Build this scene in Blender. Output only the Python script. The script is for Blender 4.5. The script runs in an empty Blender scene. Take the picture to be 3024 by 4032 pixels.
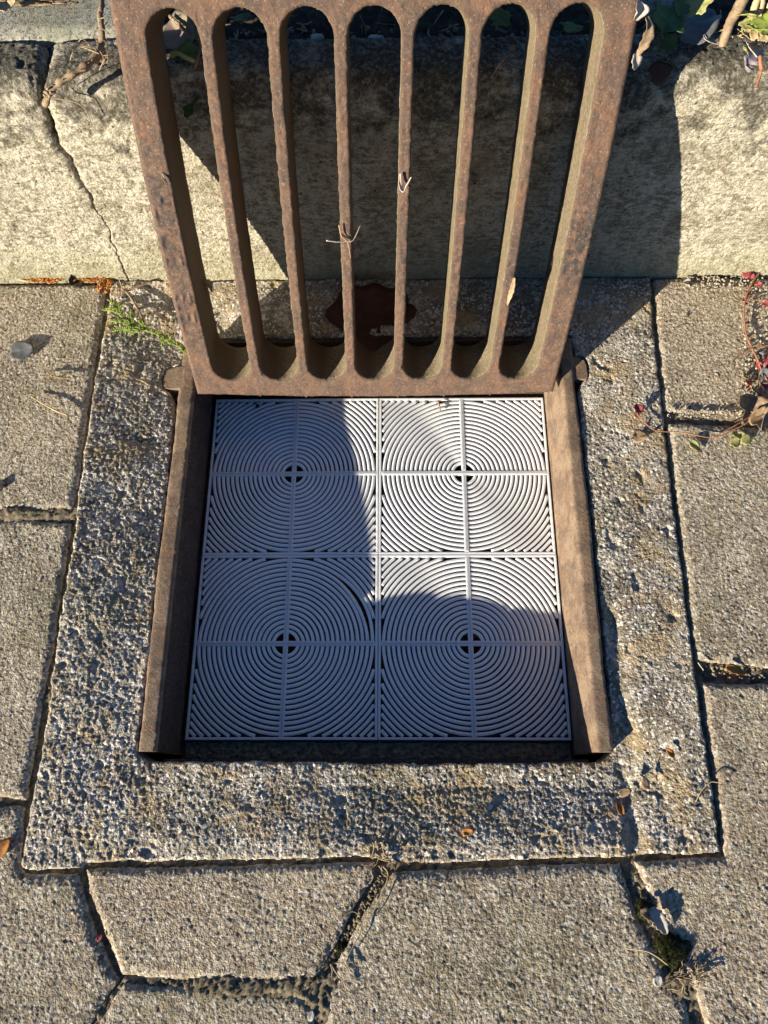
import bpy, math, random
import numpy as np
from mathutils import Vector, Matrix, Euler
R = math.radians
random.seed(7)
C = bpy.context.scene.collection
scene = bpy.context.scene

# ------------------------------------------------------------------ camera
CAM = (0.01794855, -0.23863018, 0.78182009)
EUL = (R(20.33888827), R(0.81840362), R(0.10306821))
FPX = 2850.0
cd = bpy.data.cameras.new('camera'); cam = bpy.data.objects.new('camera', cd); C.objects.link(cam)
cam.location = CAM; cam.rotation_euler = EUL
cd.sensor_fit = 'HORIZONTAL'; cd.sensor_width = 36.0; cd.lens = 36.0 * FPX / 3024.0
cd.clip_start = 0.01; cd.clip_end = 200.0
scene.camera = cam
# ------------------------------------------------------------------ light
SUN_AZ, SUN_EL = 49.5, 13.8            # the sun stands behind the viewer's left shoulder, low
w = bpy.data.worlds.new('World'); scene.world = w; w.use_nodes = True
wn = w.node_tree
sky = wn.nodes.new('ShaderNodeTexSky'); sky.sky_type = 'NISHITA'; sky.sun_disc = False
sky.sun_elevation = R(SUN_EL); sky.sun_rotation = R(180 + SUN_AZ)
sky.air_density = 1.0; sky.dust_density = 0.1; sky.ozone_density = 6.0
bg = wn.nodes['Background']; bg.inputs['Strength'].default_value = 0.05
wn.links.new(sky.outputs[0], bg.inputs['Color'])
sd = bpy.data.lights.new('sun', 'SUN'); sd.energy = 5.0; sd.angle = R(0.5); sd.color = (1.0, 0.89, 0.70)
sun = bpy.data.objects.new('sun', sd); C.objects.link(sun)
sdir = Vector((-math.sin(R(SUN_AZ)) * math.cos(R(SUN_EL)), -math.cos(R(SUN_AZ)) * math.cos(R(SUN_EL)), math.sin(R(SUN_EL))))
sun.rotation_euler = sdir.to_track_quat('Z', 'Y').to_euler()
vs = scene.view_settings
vs.view_transform = 'Standard'; vs.look = 'None'; vs.gamma = 1; vs.use_curve_mapping = False
vs.exposure = 1.25

# ------------------------------------------------------------------ helpers
MR = Euler(EUL, 'XYZ').to_matrix()
def ray(px, py):                      # px,py on a 1659 x 2212 print of the photograph
    k = 3024.0 / 1659.0
    return MR @ Vector(((px * k - 1512) / FPX, (2016 - py * k) / FPX, -1.0))
def U(px, py, z):                     # point of the horizontal plane z
    d = ray(px, py); t = (z - CAM[2]) / d.z
    return Vector((CAM[0] + t * d.x, CAM[1] + t * d.y, z))
def UY(px, py, y):                    # point of the upright plane y
    d = ray(px, py); t = (y - CAM[1]) / d.y
    return Vector((CAM[0] + t * d.x, y, CAM[2] + t * d.z))

M32 = 0xffffffff
def hsh(ix, iy, seed):
    h = (ix.astype(np.int64) * 374761393 + iy.astype(np.int64) * 668265263 + seed * 1442695041) & M32
    h = ((h ^ (h >> 13)) * 1274126177) & M32
    h = ((h ^ (h >> 16)) * 2246822519) & M32
    return ((h ^ (h >> 15)) & 0xffffff) / float(0xffffff)
def vn(x, y, seed=0):
    ix = np.floor(x); iy = np.floor(y); fx = x - ix; fy = y - iy
    fx = fx * fx * (3 - 2 * fx); fy = fy * fy * (3 - 2 * fy)
    a = hsh(ix, iy, seed); b = hsh(ix + 1, iy, seed); c = hsh(ix, iy + 1, seed); d = hsh(ix + 1, iy + 1, seed)
    return (a + (b - a) * fx) * (1 - fy) + (c + (d - c) * fx) * fy
def fbm(x, y, scale, seed=0, octv=4):
    s = 0; a = .5; t = 0
    for k in range(octv):
        s = s + a * vn(x / scale * 2 ** k, y / scale * 2 ** k, seed + 17 * k); t += a; a *= .55
    return s / t * 2 - 1
def grains(x, y, cell, seed=0):       # bed of separate grains, 0..1
    gx = np.floor(x / cell); gy = np.floor(y / cell)
    out = np.zeros_like(x)
    for dx in (-1, 0, 1):
        for dy in (-1, 0, 1):
            cx = gx + dx; cy = gy + dy
            px = (cx + hsh(cx, cy, seed)) * cell; py = (cy + hsh(cx, cy, seed + 5)) * cell
            r = cell * (.38 + .55 * hsh(cx, cy, seed + 9)); hh = .35 + .65 * hsh(cx, cy, seed + 11)
            an = hsh(cx, cy, seed + 23) * 6.28; e = 1 + .7 * hsh(cx, cy, seed + 29)
            ux = (x - px) * np.cos(an) + (y - py) * np.sin(an); uy = (-(x - px) * np.sin(an) + (y - py) * np.cos(an)) * e
            q = 1 - (ux * ux + uy * uy) / (r * r)
            out = np.maximum(out, hh * np.clip(q * 1.15 + .35 * ux / r * (hsh(cx, cy, seed + 31) - .5) * 2, 0, 1) ** .8 * (q > 0))
    return out

def link(name, me, mat=None, parent=None):
    o = bpy.data.objects.new(name, me); C.objects.link(o)
    if mat: me.materials.append(mat)
    if parent: o.parent = parent
    return o
def mk(name, verts, faces, mat=None, parent=None, smooth=True):
    me = bpy.data.meshes.new(name)
    me.from_pydata([tuple(v) for v in verts], [], faces)
    if smooth: me.polygons.foreach_set('use_smooth', [True] * len(me.polygons))
    me.update()
    return link(name, me, mat, parent)
def mk_np(name, V, Q, mat=None, parent=None, smooth=True):
    me = bpy.data.meshes.new(name)
    n = len(V); m = len(Q)
    me.vertices.add(n); me.vertices.foreach_set('co', np.ascontiguousarray(V, dtype=np.float32).ravel())
    me.loops.add(m * 4); me.loops.foreach_set('vertex_index', np.ascontiguousarray(Q, dtype=np.int32).ravel())
    me.polygons.add(m); me.polygons.foreach_set('loop_start', np.arange(0, m * 4, 4, dtype=np.int32))
    if smooth: me.polygons.foreach_set('use_smooth', np.ones(m, dtype=bool))
    me.update(calc_edges=True); me.validate()
    return link(name, me, mat, parent)
def tag(o, label=None, cat=None, group=None, kind=None):
    if label: o['label'] = label
    if cat: o['category'] = cat
    if group: o['group'] = group
    if kind: o['kind'] = kind
    return o
def empty(name, loc=(0, 0, 0), rot=(0, 0, 0)):
    o = bpy.data.objects.new(name, None); C.objects.link(o); o.empty_display_size = .02
    o.location = loc; o.rotation_euler = rot
    return o
class MB:
    def __init__(s): s.v = []; s.f = []
    def add(s, V, F):
        b = len(s.v); s.v += [tuple(p) for p in V]; s.f += [tuple(i + b for i in f) for f in F]
    def box(s, x0, x1, y0, y1, z0, z1):
        s.add([(x0, y0, z0), (x1, y0, z0), (x1, y1, z0), (x0, y1, z0), (x0, y0, z1), (x1, y0, z1), (x1, y1, z1), (x0, y1, z1)],
              [(0, 3, 2, 1), (4, 5, 6, 7), (0, 1, 5, 4), (1, 2, 6, 5), (2, 3, 7, 6), (3, 0, 4, 7)])
    def tube(s, pts, rad, n=6, wob=0.0):
        pts = [Vector(p) for p in pts]; m = len(pts); V = []; F = []
        up = Vector((0.3, 0.2, 1)).normalized()
        for i, p in enumerate(pts):
            t = (pts[min(i + 1, m - 1)] - pts[max(i - 1, 0)])
            t = t.normalized() if t.length > 1e-9 else Vector((1, 0, 0))
            a = t.cross(up)
            a = a.normalized() if a.length > 1e-4 else Vector((1, 0, 0))
            b = t.cross(a)
            r = rad[i] if isinstance(rad, (list, tuple)) else rad
            for k in range(n):
                an = 2 * math.pi * k / n; rr = r * (1 + wob * (random.random() - .5))
                V.append(p + a * math.cos(an) * rr + b * math.sin(an) * rr)
        for i in range(m - 1):
            for k in range(n):
                F.append((i * n + k, i * n + (k + 1) % n, (i + 1) * n + (k + 1) % n, (i + 1) * n + k))
        F.append(tuple(range(n - 1, -1, -1))); F.append(tuple((m - 1) * n + k for k in range(n)))
        s.add(V, F)
    def build(s, name, mat, parent=None, smooth=True): return mk(name, s.v, s.f, mat, parent, smooth)
def spline(pts, n=6):
    P = [Vector(p) for p in pts]; P = [P[0]] + P + [P[-1]]; out = []
    for i in range(1, len(P) - 2):
        for k in range(n):
            t = k / n; a, b, c, d = P[i - 1], P[i], P[i + 1], P[i + 2]
            out.append(.5 * ((2 * b) + (c - a) * t + (2 * a - 5 * b + 4 * c - d) * t * t + (3 * b - a - 3 * c + d) * t ** 3))
    out.append(P[-2]); return out

# ------------------------------------------------------------------ materials
def newmat(name):
    m = bpy.data.materials.new(name); m.use_nodes = True
    nt = m.node_tree; b = nt.nodes['Principled BSDF']
    return m, nt, b
class N:
    def __init__(s, nt):
        s.nt = nt; s.co = nt.nodes.new('ShaderNodeNewGeometry').outputs['Position']
    def noise(s, scale, detail=4, rough=.55, vec=None):
        n = s.nt.nodes.new('ShaderNodeTexNoise'); n.inputs['Scale'].default_value = scale
        n.inputs['Detail'].default_value = detail; n.inputs['Roughness'].default_value = rough
        s.nt.links.new(vec or s.co, n.inputs['Vector']); return n.outputs['Fac']
    def vor(s, scale, out='Distance', feat='F1', vec=None):
        n = s.nt.nodes.new('ShaderNodeTexVoronoi'); n.inputs['Scale'].default_value = scale; n.feature = feat
        s.nt.links.new(vec or s.co, n.inputs['Vector']); return n.outputs[out]
    def ramp(s, fac, stops, interp='LINEAR'):
        n = s.nt.nodes.new('ShaderNodeValToRGB'); e = n.color_ramp.elements; n.color_ramp.interpolation = interp
        while len(e) < len(stops): e.new(.5)
        for el, (p, c) in zip(e, stops):
            el.position = p; el.color = (c[0], c[1], c[2], 1) if not isinstance(c, (int, float)) else (c, c, c, 1)
        s.nt.links.new(fac, n.inputs[0]); return n.outputs[0]
    def mix(s, fac, a, b, mode='MIX'):
        n = s.nt.nodes.new('ShaderNodeMix'); n.data_type = 'RGBA'; n.blend_type = mode
        for sock, v in ((n.inputs[0], fac), (n.inputs[6], a), (n.inputs[7], b)):
            if isinstance(v, (int, float)): sock.default_value = v if sock == n.inputs[0] else (v, v, v, 1)
            elif isinstance(v, tuple): sock.default_value = (v[0], v[1], v[2], 1)
            else: s.nt.links.new(v, sock)
        return n.outputs[2]
    def math(s, op, a, b=0.0, clamp=False):
        n = s.nt.nodes.new('ShaderNodeMath'); n.operation = op; n.use_clamp = clamp
        for sock, v in ((n.inputs[0], a), (n.inputs[1], b)):
            if isinstance(v, (int, float)): sock.default_value = v
            else: s.nt.links.new(v, sock)
        return n.outputs[0]
    def bump(s, h, dist, strength=1.0, prev=None):
        n = s.nt.nodes.new('ShaderNodeBump'); n.inputs['Distance'].default_value = dist; n.inputs['Strength'].default_value = strength
        s.nt.links.new(h, n.inputs['Height'])
        if prev: s.nt.links.new(prev, n.inputs['Normal'])
        return n.outputs[0]
    def sep(s, vec=None):
        n = s.nt.nodes.new('ShaderNodeSeparateXYZ'); s.nt.links.new(vec or s.co, n.inputs[0]); return n.outputs
    def attr(s, name):
        n = s.nt.nodes.new('ShaderNodeAttribute'); n.attribute_name = name; return n.outputs['Fac']

def concrete(name, base, dark, light, grain=420, patch=9, stain=None, stain_amt=.5, bumpd=.0006, green=.25, whites=.5):
    m, nt, b = newmat(name); g = N(nt)
    c = g.mix(g.ramp(g.noise(patch, 6, .65), [(.42, 0), (.60, 1)]), base, dark)
    c = g.mix(g.ramp(g.noise(patch * 3.1, 6, .7), [(.48, 0), (.62, 1)]), c, light)
    cell = g.vor(grain, 'Color')
    rnd = g.sep(cell)
    c = g.mix(g.ramp(rnd[0], [(.0, .8), (.45, 0), (1, 0)]), c, (.07, .06, .05))
    c = g.mix(g.ramp(rnd[1], [(.66, 0), (.92, whites)]), c, (.78, .74, .66))
    c = g.mix(g.ramp(rnd[2], [(.8, 0), (.95, .35)]), c, (.33, .2, .12))
    c = g.mix(g.math('MULTIPLY', g.ramp(g.noise(14, 4, .6), [(.48, 0), (.72, 1)]), green), c, (.16, .17, .06))
    if stain:
        c = g.mix(g.math('MULTIPLY', g.ramp(g.noise(22, 6, .7), [(.5, 0), (.62, 1)]), stain_amt), c, stain)
    nt.links.new(c, b.inputs['Base Color'])
    b.inputs['Roughness'].default_value = .92; b.inputs['Specular IOR Level'].default_value = .25
    n1 = g.bump(g.vor(grain * 1.4), bumpd, .8)
    n2 = g.bump(g.noise(900, 4, .7), bumpd * .9, .8, n1)
    nt.links.new(n2, b.inputs['Normal'])
    return m
M_pav = concrete('paver_concrete', (.38, .32, .23), (.28, .235, .17), (.45, .39, .29), 420, 7)
M_pav2 = concrete('paver_concrete_brown', (.39, .32, .23), (.31, .25, .18), (.45, .38, .28), 440, 9)
M_sur = concrete('surround_concrete', (.34, .30, .24), (.17, .15, .12), (.53, .48, .41), 400, 11, (.40, .30, .17), .75, .0009, .25, .9)

def m_kerb():
    m, nt, b = newmat('kerb_concrete'); g = N(nt); s = g.sep()
    hz = g.math('MULTIPLY', g.math('SUBTRACT', s[2], .04), 1 / .27)
    mp = nt.nodes.new('ShaderNodeMapping'); mp.inputs['Scale'].default_value = (.55, 1, 1.5); nt.links.new(g.co, mp.inputs[0])
    c = g.mix(g.ramp(g.noise(85, 7, .75), [(.46, 0), (.54, 1)]), (.23, .20, .14), (.47, .43, .335))
    c = g.mix(g.ramp(g.noise(150, 6, .75, mp.outputs[0]), [(.49, 0), (.56, .85)]), c, (.60, .56, .46))
    c = g.mix(g.ramp(g.noise(12, 6, .7), [(.52, 0), (.64, .6)]), c, (.21, .185, .12))
    c = g.mix(g.ramp(g.noise(420, 4, .8), [(.36, .75), (.5, 0)]), c, (.12, .10, .07))
    c = g.mix(g.ramp(g.noise(340, 4, .8, mp.outputs[0]), [(.55, 0), (.66, .7)]), c, (.66, .62, .52))
    vd = g.vor(75)
    c = g.mix(g.ramp(vd, [(.07, .85), (.13, 0)]), c, (.05, .042, .03))
    # algae tint at the foot and dark lichen on the weathered top
    foot = g.math('MULTIPLY', g.ramp(g.math('ADD', hz, g.math('MULTIPLY', g.noise(20, 4), .25)), [(.12, .85), (.38, 0)]), .7)
    c = g.mix(foot, c, (.31, .29, .18))
    top = g.ramp(g.math('ADD', hz, g.math('MULTIPLY', g.math('SUBTRACT', g.noise(26, 6, .7), .5), 1.7)), [(.80, 0), (.97, 1)])
    c = g.mix(g.math('MULTIPLY', top, .85), c, (.055, .048, .034))
    c = g.mix(g.math('MULTIPLY', g.math('MULTIPLY', top, g.ramp(g.noise(210, 5, .7), [(.5, 0), (.6, 1)])), .8), c, (.30, .285, .24))
    nt.links.new(c, b.inputs['Base Color']); b.inputs['Roughness'].default_value = .93; b.inputs['Specular IOR Level'].default_value = .2
    n1 = g.bump(g.noise(330, 6, .8), .0022, 1.0)
    n1 = g.bump(g.vor(420), .0009, .8, n1)
    nt.links.new(n1, b.inputs['Normal']); return m
M_kerb = m_kerb()

def m_rust(name, a, bcol, orange, black_amt=.6, use_wall=False, bump=.0005):
    m, nt, b = newmat(name); g = N(nt)
    c = g.mix(g.ramp(g.noise(32, 6, .7), [(.44, 0), (.56, 1)]), a, bcol)
    c = g.mix(g.ramp(g.noise(70, 6, .75), [(.53, 0), (.62, .85)]), c, orange)
    c = g.mix(g.ramp(g.noise(300, 5, .75), [(.52, 0), (.66, .55)]), c, (a[0] * .45, a[1] * .45, a[2] * .5))
    c = g.mix(g.ramp(g.noise(480, 4, .8), [(.56, 0), (.66, .6)]), c, (.38, .28, .20))
    c = g.mix(g.ramp(g.noise(430, 4, .8), [(.36, .6), (.45, 0)]), c, (.05, .033, .024))
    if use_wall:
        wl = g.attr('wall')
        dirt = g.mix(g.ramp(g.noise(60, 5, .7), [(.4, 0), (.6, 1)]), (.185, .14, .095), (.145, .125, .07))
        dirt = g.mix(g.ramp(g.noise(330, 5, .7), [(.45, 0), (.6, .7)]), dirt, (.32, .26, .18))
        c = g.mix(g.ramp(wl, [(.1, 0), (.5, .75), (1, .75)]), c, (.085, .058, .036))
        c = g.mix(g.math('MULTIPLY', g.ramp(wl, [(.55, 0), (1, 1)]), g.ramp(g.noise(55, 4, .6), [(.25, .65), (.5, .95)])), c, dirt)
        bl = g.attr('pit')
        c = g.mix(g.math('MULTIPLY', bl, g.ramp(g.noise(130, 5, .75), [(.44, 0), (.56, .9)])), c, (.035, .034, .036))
    else:
        c = g.mix(g.math('MULTIPLY', g.ramp(g.noise(46, 5, .7), [(.58, 0), (.68, 1)]), black_amt), c, (.05, .045, .042))
    nt.links.new(c, b.inputs['Base Color'])
    b.inputs['Roughness'].default_value = .78; b.inputs['Specular IOR Level'].default_value = .35
    n1 = g.bump(g.noise(650, 5, .75), bump, .9)
    n1 = g.bump(g.noise(210, 4, .7), bump * 1.6, .5, n1)
    nt.links.new(n1, b.inputs['Normal']); return m
M_rust = m_rust('rusty_cast_iron', (.145, .086, .06), (.096, .064, .049), (.175, .088, .05), .5, True, .0008)
M_rustf = m_rust('rusty_frame_iron', (.28, .205, .14), (.16, .11, .08), (.26, .145, .08), .6, False, .0012)
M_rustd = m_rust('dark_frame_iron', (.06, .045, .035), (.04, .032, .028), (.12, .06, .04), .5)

def m_plastic():
    m, nt, b = newmat('white_translucent_plastic'); g = N(nt)
    c = g.mix(g.ramp(g.noise(40, 4, .6), [(.3, 0), (.8, 1)]), (.92, .95, .99), (.87, .91, .97))
    nt.links.new(c, b.inputs['Base Color'])
    b.inputs['Roughness'].default_value = .38; b.inputs['Specular IOR Level'].default_value = .5
    b.inputs['Subsurface Weight'].default_value = .5; b.inputs['Subsurface Radius'].default_value = (1, 1, 1); b.inputs['Subsurface Scale'].default_value = .012
    n1 = g.bump(g.noise(500, 3, .6), .00025, .6)
    nt.links.new(n1, b.inputs['Normal']); return m
M_plas = m_plastic()

def simple(name, col, col2=None, rough=.85, scale=60, bump=.0003, trans=0.0, spec=.3):
    m, nt, b = newmat(name); g = N(nt)
    c = g.mix(g.ramp(g.noise(scale, 5, .65), [(.35, 0), (.65, 1)]), col, col2 or tuple(x * .6 for x in col))
    nt.links.new(c, b.inputs['Base Color']); b.inputs['Roughness'].default_value = rough; b.inputs['Specular IOR Level'].default_value = spec
    nt.links.new(g.bump(g.noise(scale * 9, 4, .7), bump, .8), b.inputs['Normal'])
    if trans:
        t = nt.nodes.new('ShaderNodeBsdfTranslucent'); nt.links.new(c, t.inputs[0])
        mx = nt.nodes.new('ShaderNodeMixShader'); mx.inputs[0].default_value = trans
        nt.links.new(b.outputs[0], mx.inputs[1]); nt.links.new(t.outputs[0], mx.inputs[2])
        nt.links.new(mx.outputs[0], nt.nodes['Material Output'].inputs[0])
    return m
M_soil = simple('dark_soil', (.045, .032, .022), (.10, .075, .05), .95, 120, .002)
M_joint = simple('joint_grit', (.09, .07, .045), (.30, .25, .17), .95, 160, .001)
M_pit = simple('pit_wall_concrete', (.10, .09, .075), (.05, .045, .04), .95, 40, .001)
M_sand = simple('ground_sand', (.075, .065, .05), (.05, .045, .035), .95, 20, .001)
M_edge = concrete('edging_stone', (.33, .335, .29), (.25, .26, .22), (.40, .395, .34), 500, 6, None, 0, .0003, .3, .2)
M_bark = simple('dry_bark', (.33, .245, .16), (.15, .105, .065), .85, 180, .0006)
M_root = simple('fine_root', (.42, .33, .21), (.24, .17, .10), .9, 200, .0002)
M_straw = simple('dry_straw', (.62, .50, .30), (.42, .31, .17), .7, 200, .0002, .15)
M_conif = simple('fresh_conifer_scale', (.17, .25, .05), (.29, .35, .07), .6, 90, .0002, .25)
M_conifd = simple('dry_orange_scale', (.62, .28, .07), (.38, .15, .045), .8, 120, .0003, .2)
M_leafg = simple('lobed_leaf_green', (.10, .17, .055), (.16, .24, .10), .7, 90, .0003, .3)
M_leafy = simple('pale_leaf', (.38, .42, .16), (.50, .45, .20), .7, 90, .0003, .3)
M_leafr = simple('red_brown_leaf', (.085, .03, .016), (.05, .022, .013), .6, 50, .0006, .1)
M_red = simple('pink_red_leaf', (.38, .09, .09), (.22, .04, .05), .6, 120, .0002, .2)
M_stemr = simple('red_brown_stem', (.38, .17, .09), (.22, .09, .05), .8, 160, .0002)
M_tan = simple('tan_leaf', (.50, .36, .22), (.33, .22, .13), .8, 90, .0004, .2)
M_pale = simple('pale_dry_leaf', (.66, .58, .50), (.45, .38, .32), .8, 110, .0003, .2)
M_grey = simple('grey_leaf', (.16, .17, .175), (.10, .10, .105), .45, 70, .0004)
M_white = simple('white_pebble', (.50, .48, .44), (.36, .34, .31), .6, 90, .0002)
M_moss = simple('dark_moss', (.035, .045, .012), (.09, .09, .03), .95, 200, .001)
M_black = simple('black_stone', (.05, .045, .045), (.03, .03, .03), .8, 90, .0003)

# ------------------------------------------------------------------ ground sheets
ZP = 0.04       # top of the paving
g = MB(); B = 30.0
hx0, hx1, hy0, hy1, zz = -.30, .30, -.28, .40, .008
for (x0, x1, y0, y1) in ((-B, hx0, -B, B), (hx1, B, -B, B), (hx0, hx1, -B, hy0), (hx0, hx1, hy1, B)):
    g.add([(x0, y0, zz), (x1, y0, zz), (x1, y1, zz), (x0, y1, zz)], [(0, 1, 2, 3)])
tag(g.build('ground', M_sand, None, False), kind='structure')

def axis(a, b, lo, hi, fine, coarse):
    out = []
    x = a
    while x < b:
        out.append(x); x += fine if lo <= x <= hi else coarse
    out.append(b); return np.array(out)
def sdf(px, py, poly):
    P = np.array(poly, float); d = np.full(px.shape, 1e9); ins = np.zeros(px.shape, bool)
    n = len(P)
    for i in range(n):
        ax, ay = P[i]; bx, by = P[(i + 1) % n]
        ex, ey = bx - ax, by - ay
        t = np.clip(((px - ax) * ex + (py - ay) * ey) / (ex * ex + ey * ey + 1e-18), 0, 1)
        d = np.minimum(d, (px - ax - t * ex) ** 2 + (py - ay - t * ey) ** 2)
        c = ((ay > py) != (by > py)) & (px < (bx - ax) * (py - ay) / (by - ay + 1e-18) + ax)
        ins ^= c
    d = np.sqrt(d); return np.where(ins, d, -d)
FINE = .00090
def slab(name, poly, z0, mat, parent=None, bw=.009, bd=.003, amp=(.00055, .0003), low=.001, seed=1, hole=None, tilt=(0, 0), drop=.03,
         view=(-.47, .48, -.475, .36), edge=.0018, extra=None, fine=FINE):
    P = np.array(poly)
    xs = axis(P[:, 0].min() - .003, P[:, 0].max() + .003, view[0], view[1], fine, .006)
    ys = axis(P[:, 1].min() - .003, P[:, 1].max() + .003, view[2], view[3], fine, .006)
    X, Y = np.meshgrid(xs, ys)
    def D(X, Y):
        d = sdf(X, Y, poly)
        if hole is not None: d = np.minimum(d, -sdf(X, Y, hole))
        return d + edge * fbm(X, Y, .012, seed + 3, 3)
    d = D(X, Y)
    keepv = d > 0
    k = keepv[:-1, :-1] | keepv[1:, :-1] | keepv[:-1, 1:] | keepv[1:, 1:]
    used = np.zeros(X.shape, bool)
    used[:-1, :-1] |= k; used[1:, :-1] |= k; used[:-1, 1:] |= k; used[1:, 1:] |= k
    gx = np.gradient(d, axis=1) / np.gradient(X, axis=1); gy = np.gradient(d, axis=0) / np.gradient(Y, axis=0)
    gl = np.sqrt(gx * gx + gy * gy) + 1e-9
    out = d <= 0
    mv = np.where(out, -d, 0) / gl
    X2 = X + gx / gl * np.clip(mv, 0, .003); Y2 = Y + gy / gl * np.clip(mv, 0, .003)
    rough = .75 + .5 * vn(X / .06, Y / .06, seed + 40)
    Z = z0 + grains(X, Y, .0036, seed) * amp[0] * rough + grains(X + 7, Y, .0021, seed + 2) * amp[1] + low * fbm(X, Y, .05, seed + 8, 4) + amp[1] * .35 * hsh(np.round(X * 4e4), np.round(Y * 4e4), seed)
    Z -= np.where(fbm(X, Y, .007, seed + 50, 2) > .66, amp[0] * .8, 0)
    q = np.clip(1 - d / bw, 0, 1)
    Z -= bd * q * q
    Z += (X - P[:, 0].mean()) * tilt[0] + (Y - P[:, 1].mean()) * tilt[1]
    if extra is not None: Z = Z + extra(X, Y, d)
    Z = np.where(out, z0 - drop, Z)
    idx = -np.ones(X.shape, int); idx[used] = np.arange(used.sum())
    V = np.stack([X2[used], Y2[used], Z[used]], 1)
    r, c = np.nonzero(k)
    Q = np.stack([idx[r, c], idx[r, c + 1], idx[r + 1, c + 1], idx[r + 1, c]], 1)
    return mk_np(name, V, Q, mat, parent)
def PP(pts, z=ZP): return [tuple(U(a, b, z)[:2]) for a, b in pts]

pav = empty('pavement'); tag(pav, kind='structure')
KY = .346                                              # front face of the kerb
def topclip(pts): return [(x, min(y, KY - .001)) for x, y in pts]
pavers = [
 ([(-260, 606), (229, 612), (200, 800), (180, 930), (168, 1030), (155, 1098), (60, 1100), (-300, 1090)], (0, .0), M_pav, 1),
 ([(-330, 1118), (60, 1122), (152, 1128), (128, 1280), (112, 1400), (96, 1480), (74, 1610), (52, 1728), (-10, 1722), (-360, 1716)], (-.004, 0), M_pav, 2),
 ([(-360, 1740), (48, 1742), (40, 1868), (50, 1888), (164, 1888), (184, 1960), (206, 2020), (254, 2118), (150, 2290), (110, 2420), (-400, 2420)], (.002, 0), M_pav, 3),
 ([(180, 1876), (475, 1871), (812, 1864), (806, 1895), (772, 1952), (718, 2052), (684, 2116), (640, 2124), (425, 2120), (262, 2108), (222, 2010), (192, 1930)], (0, 0), M_pav2, 4),
 ([(266, 2126), (425, 2134), (640, 2148), (676, 2178), (692, 2250), (700, 2420), (120, 2420), (160, 2300)], (0, 0), M_pav, 5),
 ([(848, 1884), (1104, 1873), (1342, 1864), (1372, 1960), (1400, 2030), (1446, 2115), (1486, 2175), (1540, 2420), (712, 2420), (700, 2230), (694, 2150), (700, 2130), (770, 2000), (838, 1900)], (0, 0), M_pav, 6),
 ([(1516, 1472), (1700, 1480), (2000, 1490), (2060, 2420), (1562, 2420), (1524, 2205), (1500, 2140), (1462, 2060), (1418, 1960), (1372, 1862), (1470, 1856), (1567, 1852), (1556, 1760)], (.002, 0), M_pav2, 7),
 ([(1442, 912), (1600, 918), (1900, 925), (1980, 1462), (1660, 1440), (1506, 1428), (1478, 1210)], (0, 0), M_pav, 8),
 ([(1411, 600), (1600, 600), (1860, 600), (1890, 905), (1600, 895), (1436, 886)], (0, 0), M_pav2, 9)]
for pts, tl, mt, sd_ in pavers:
    slab('paver', topclip(PP(pts)), ZP - .001, mt, pav, tilt=tl, seed=sd_ * 31, bw=.008 if sd_ not in (6, 3) else .011, bd=.0028)
def joint_extra(X, Y, d):             # seams silted up almost to the surface
    h = 0
    for (a, b, rx, ry, am) in ((60, 1110, .07, .012, .0050), (560, 2138, .10, .014, .0052), (1560, 608, .10, .014, .0060), (1470, 2130, .02, .03, .0045), (90, 604, .10, .01, .0035), (1640, 890, .03, .02, .0045), (1530, 893, .05, .008, .0035), (700, 2160, .02, .03, .005)):
        p = U(a, b, ZP); h = h + am * np.exp(-((X - p.x) / rx) ** 2 - ((Y - p.y) / ry) ** 2)
    return np.minimum(h, .0062)
# sand and grit that fills the joints
slab('joint_grit', [(-.75, -.62), (.75, -.62), (.75, .344), (-.75, .344)], ZP - .0075, M_joint, pav, bw=.001, bd=0, amp=(.0022, .0013), low=.0035, extra=joint_extra,
     seed=900, hole=[(-.322, -.300), (.312, -.292), (.328, .335), (-.332, .33)], fine=.0018, drop=.02)

# ------------------------------------------------------------------ concrete surround of the drain
sur_poly = topclip(PP([(47, 1872), (64, 1760), (86, 1640), (108, 1500), (124, 1370), (142, 1270), (160, 1150), (166, 1080), (190, 930), (206, 820), (236, 650), (240, 606),
                       (1404, 598), (1412, 720), (1428, 860), (1438, 960), (1462, 1150), (1494, 1395), (1508, 1500), (1532, 1660), (1558, 1842),
                       (1354, 1849), (1104, 1858), (850, 1866), (815, 1852), (475, 1858), (185, 1863), (172, 1874), (60, 1878)]))
hole = [(-.2365, -.214), (-.226, -.222), (-.1, -.2215), (.05, -.223), (.22, -.2215), (.2305, -.213), (.2335, -.1), (.2325, .05), (.2315, .175), (.233, .190), (.240, .2005), (.2455, .203), (.2455, .220), (.241, .2325), (.2315, .2325),
        (.231, .262), (-.236, .262), (-.240, .2325), (-.252, .2320), (-.2585, .226), (-.2605, .212), (-.2600, .203), (-.258, .2015), (-.250, .196), (-.2445, .186), (-.2415, .176), (-.2412, .05), (-.238, -.1)]
def dip(y): t = np.clip((y + .25) / .25, 0, 1.15); return .006 + .0095 * t ** 1.6
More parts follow.
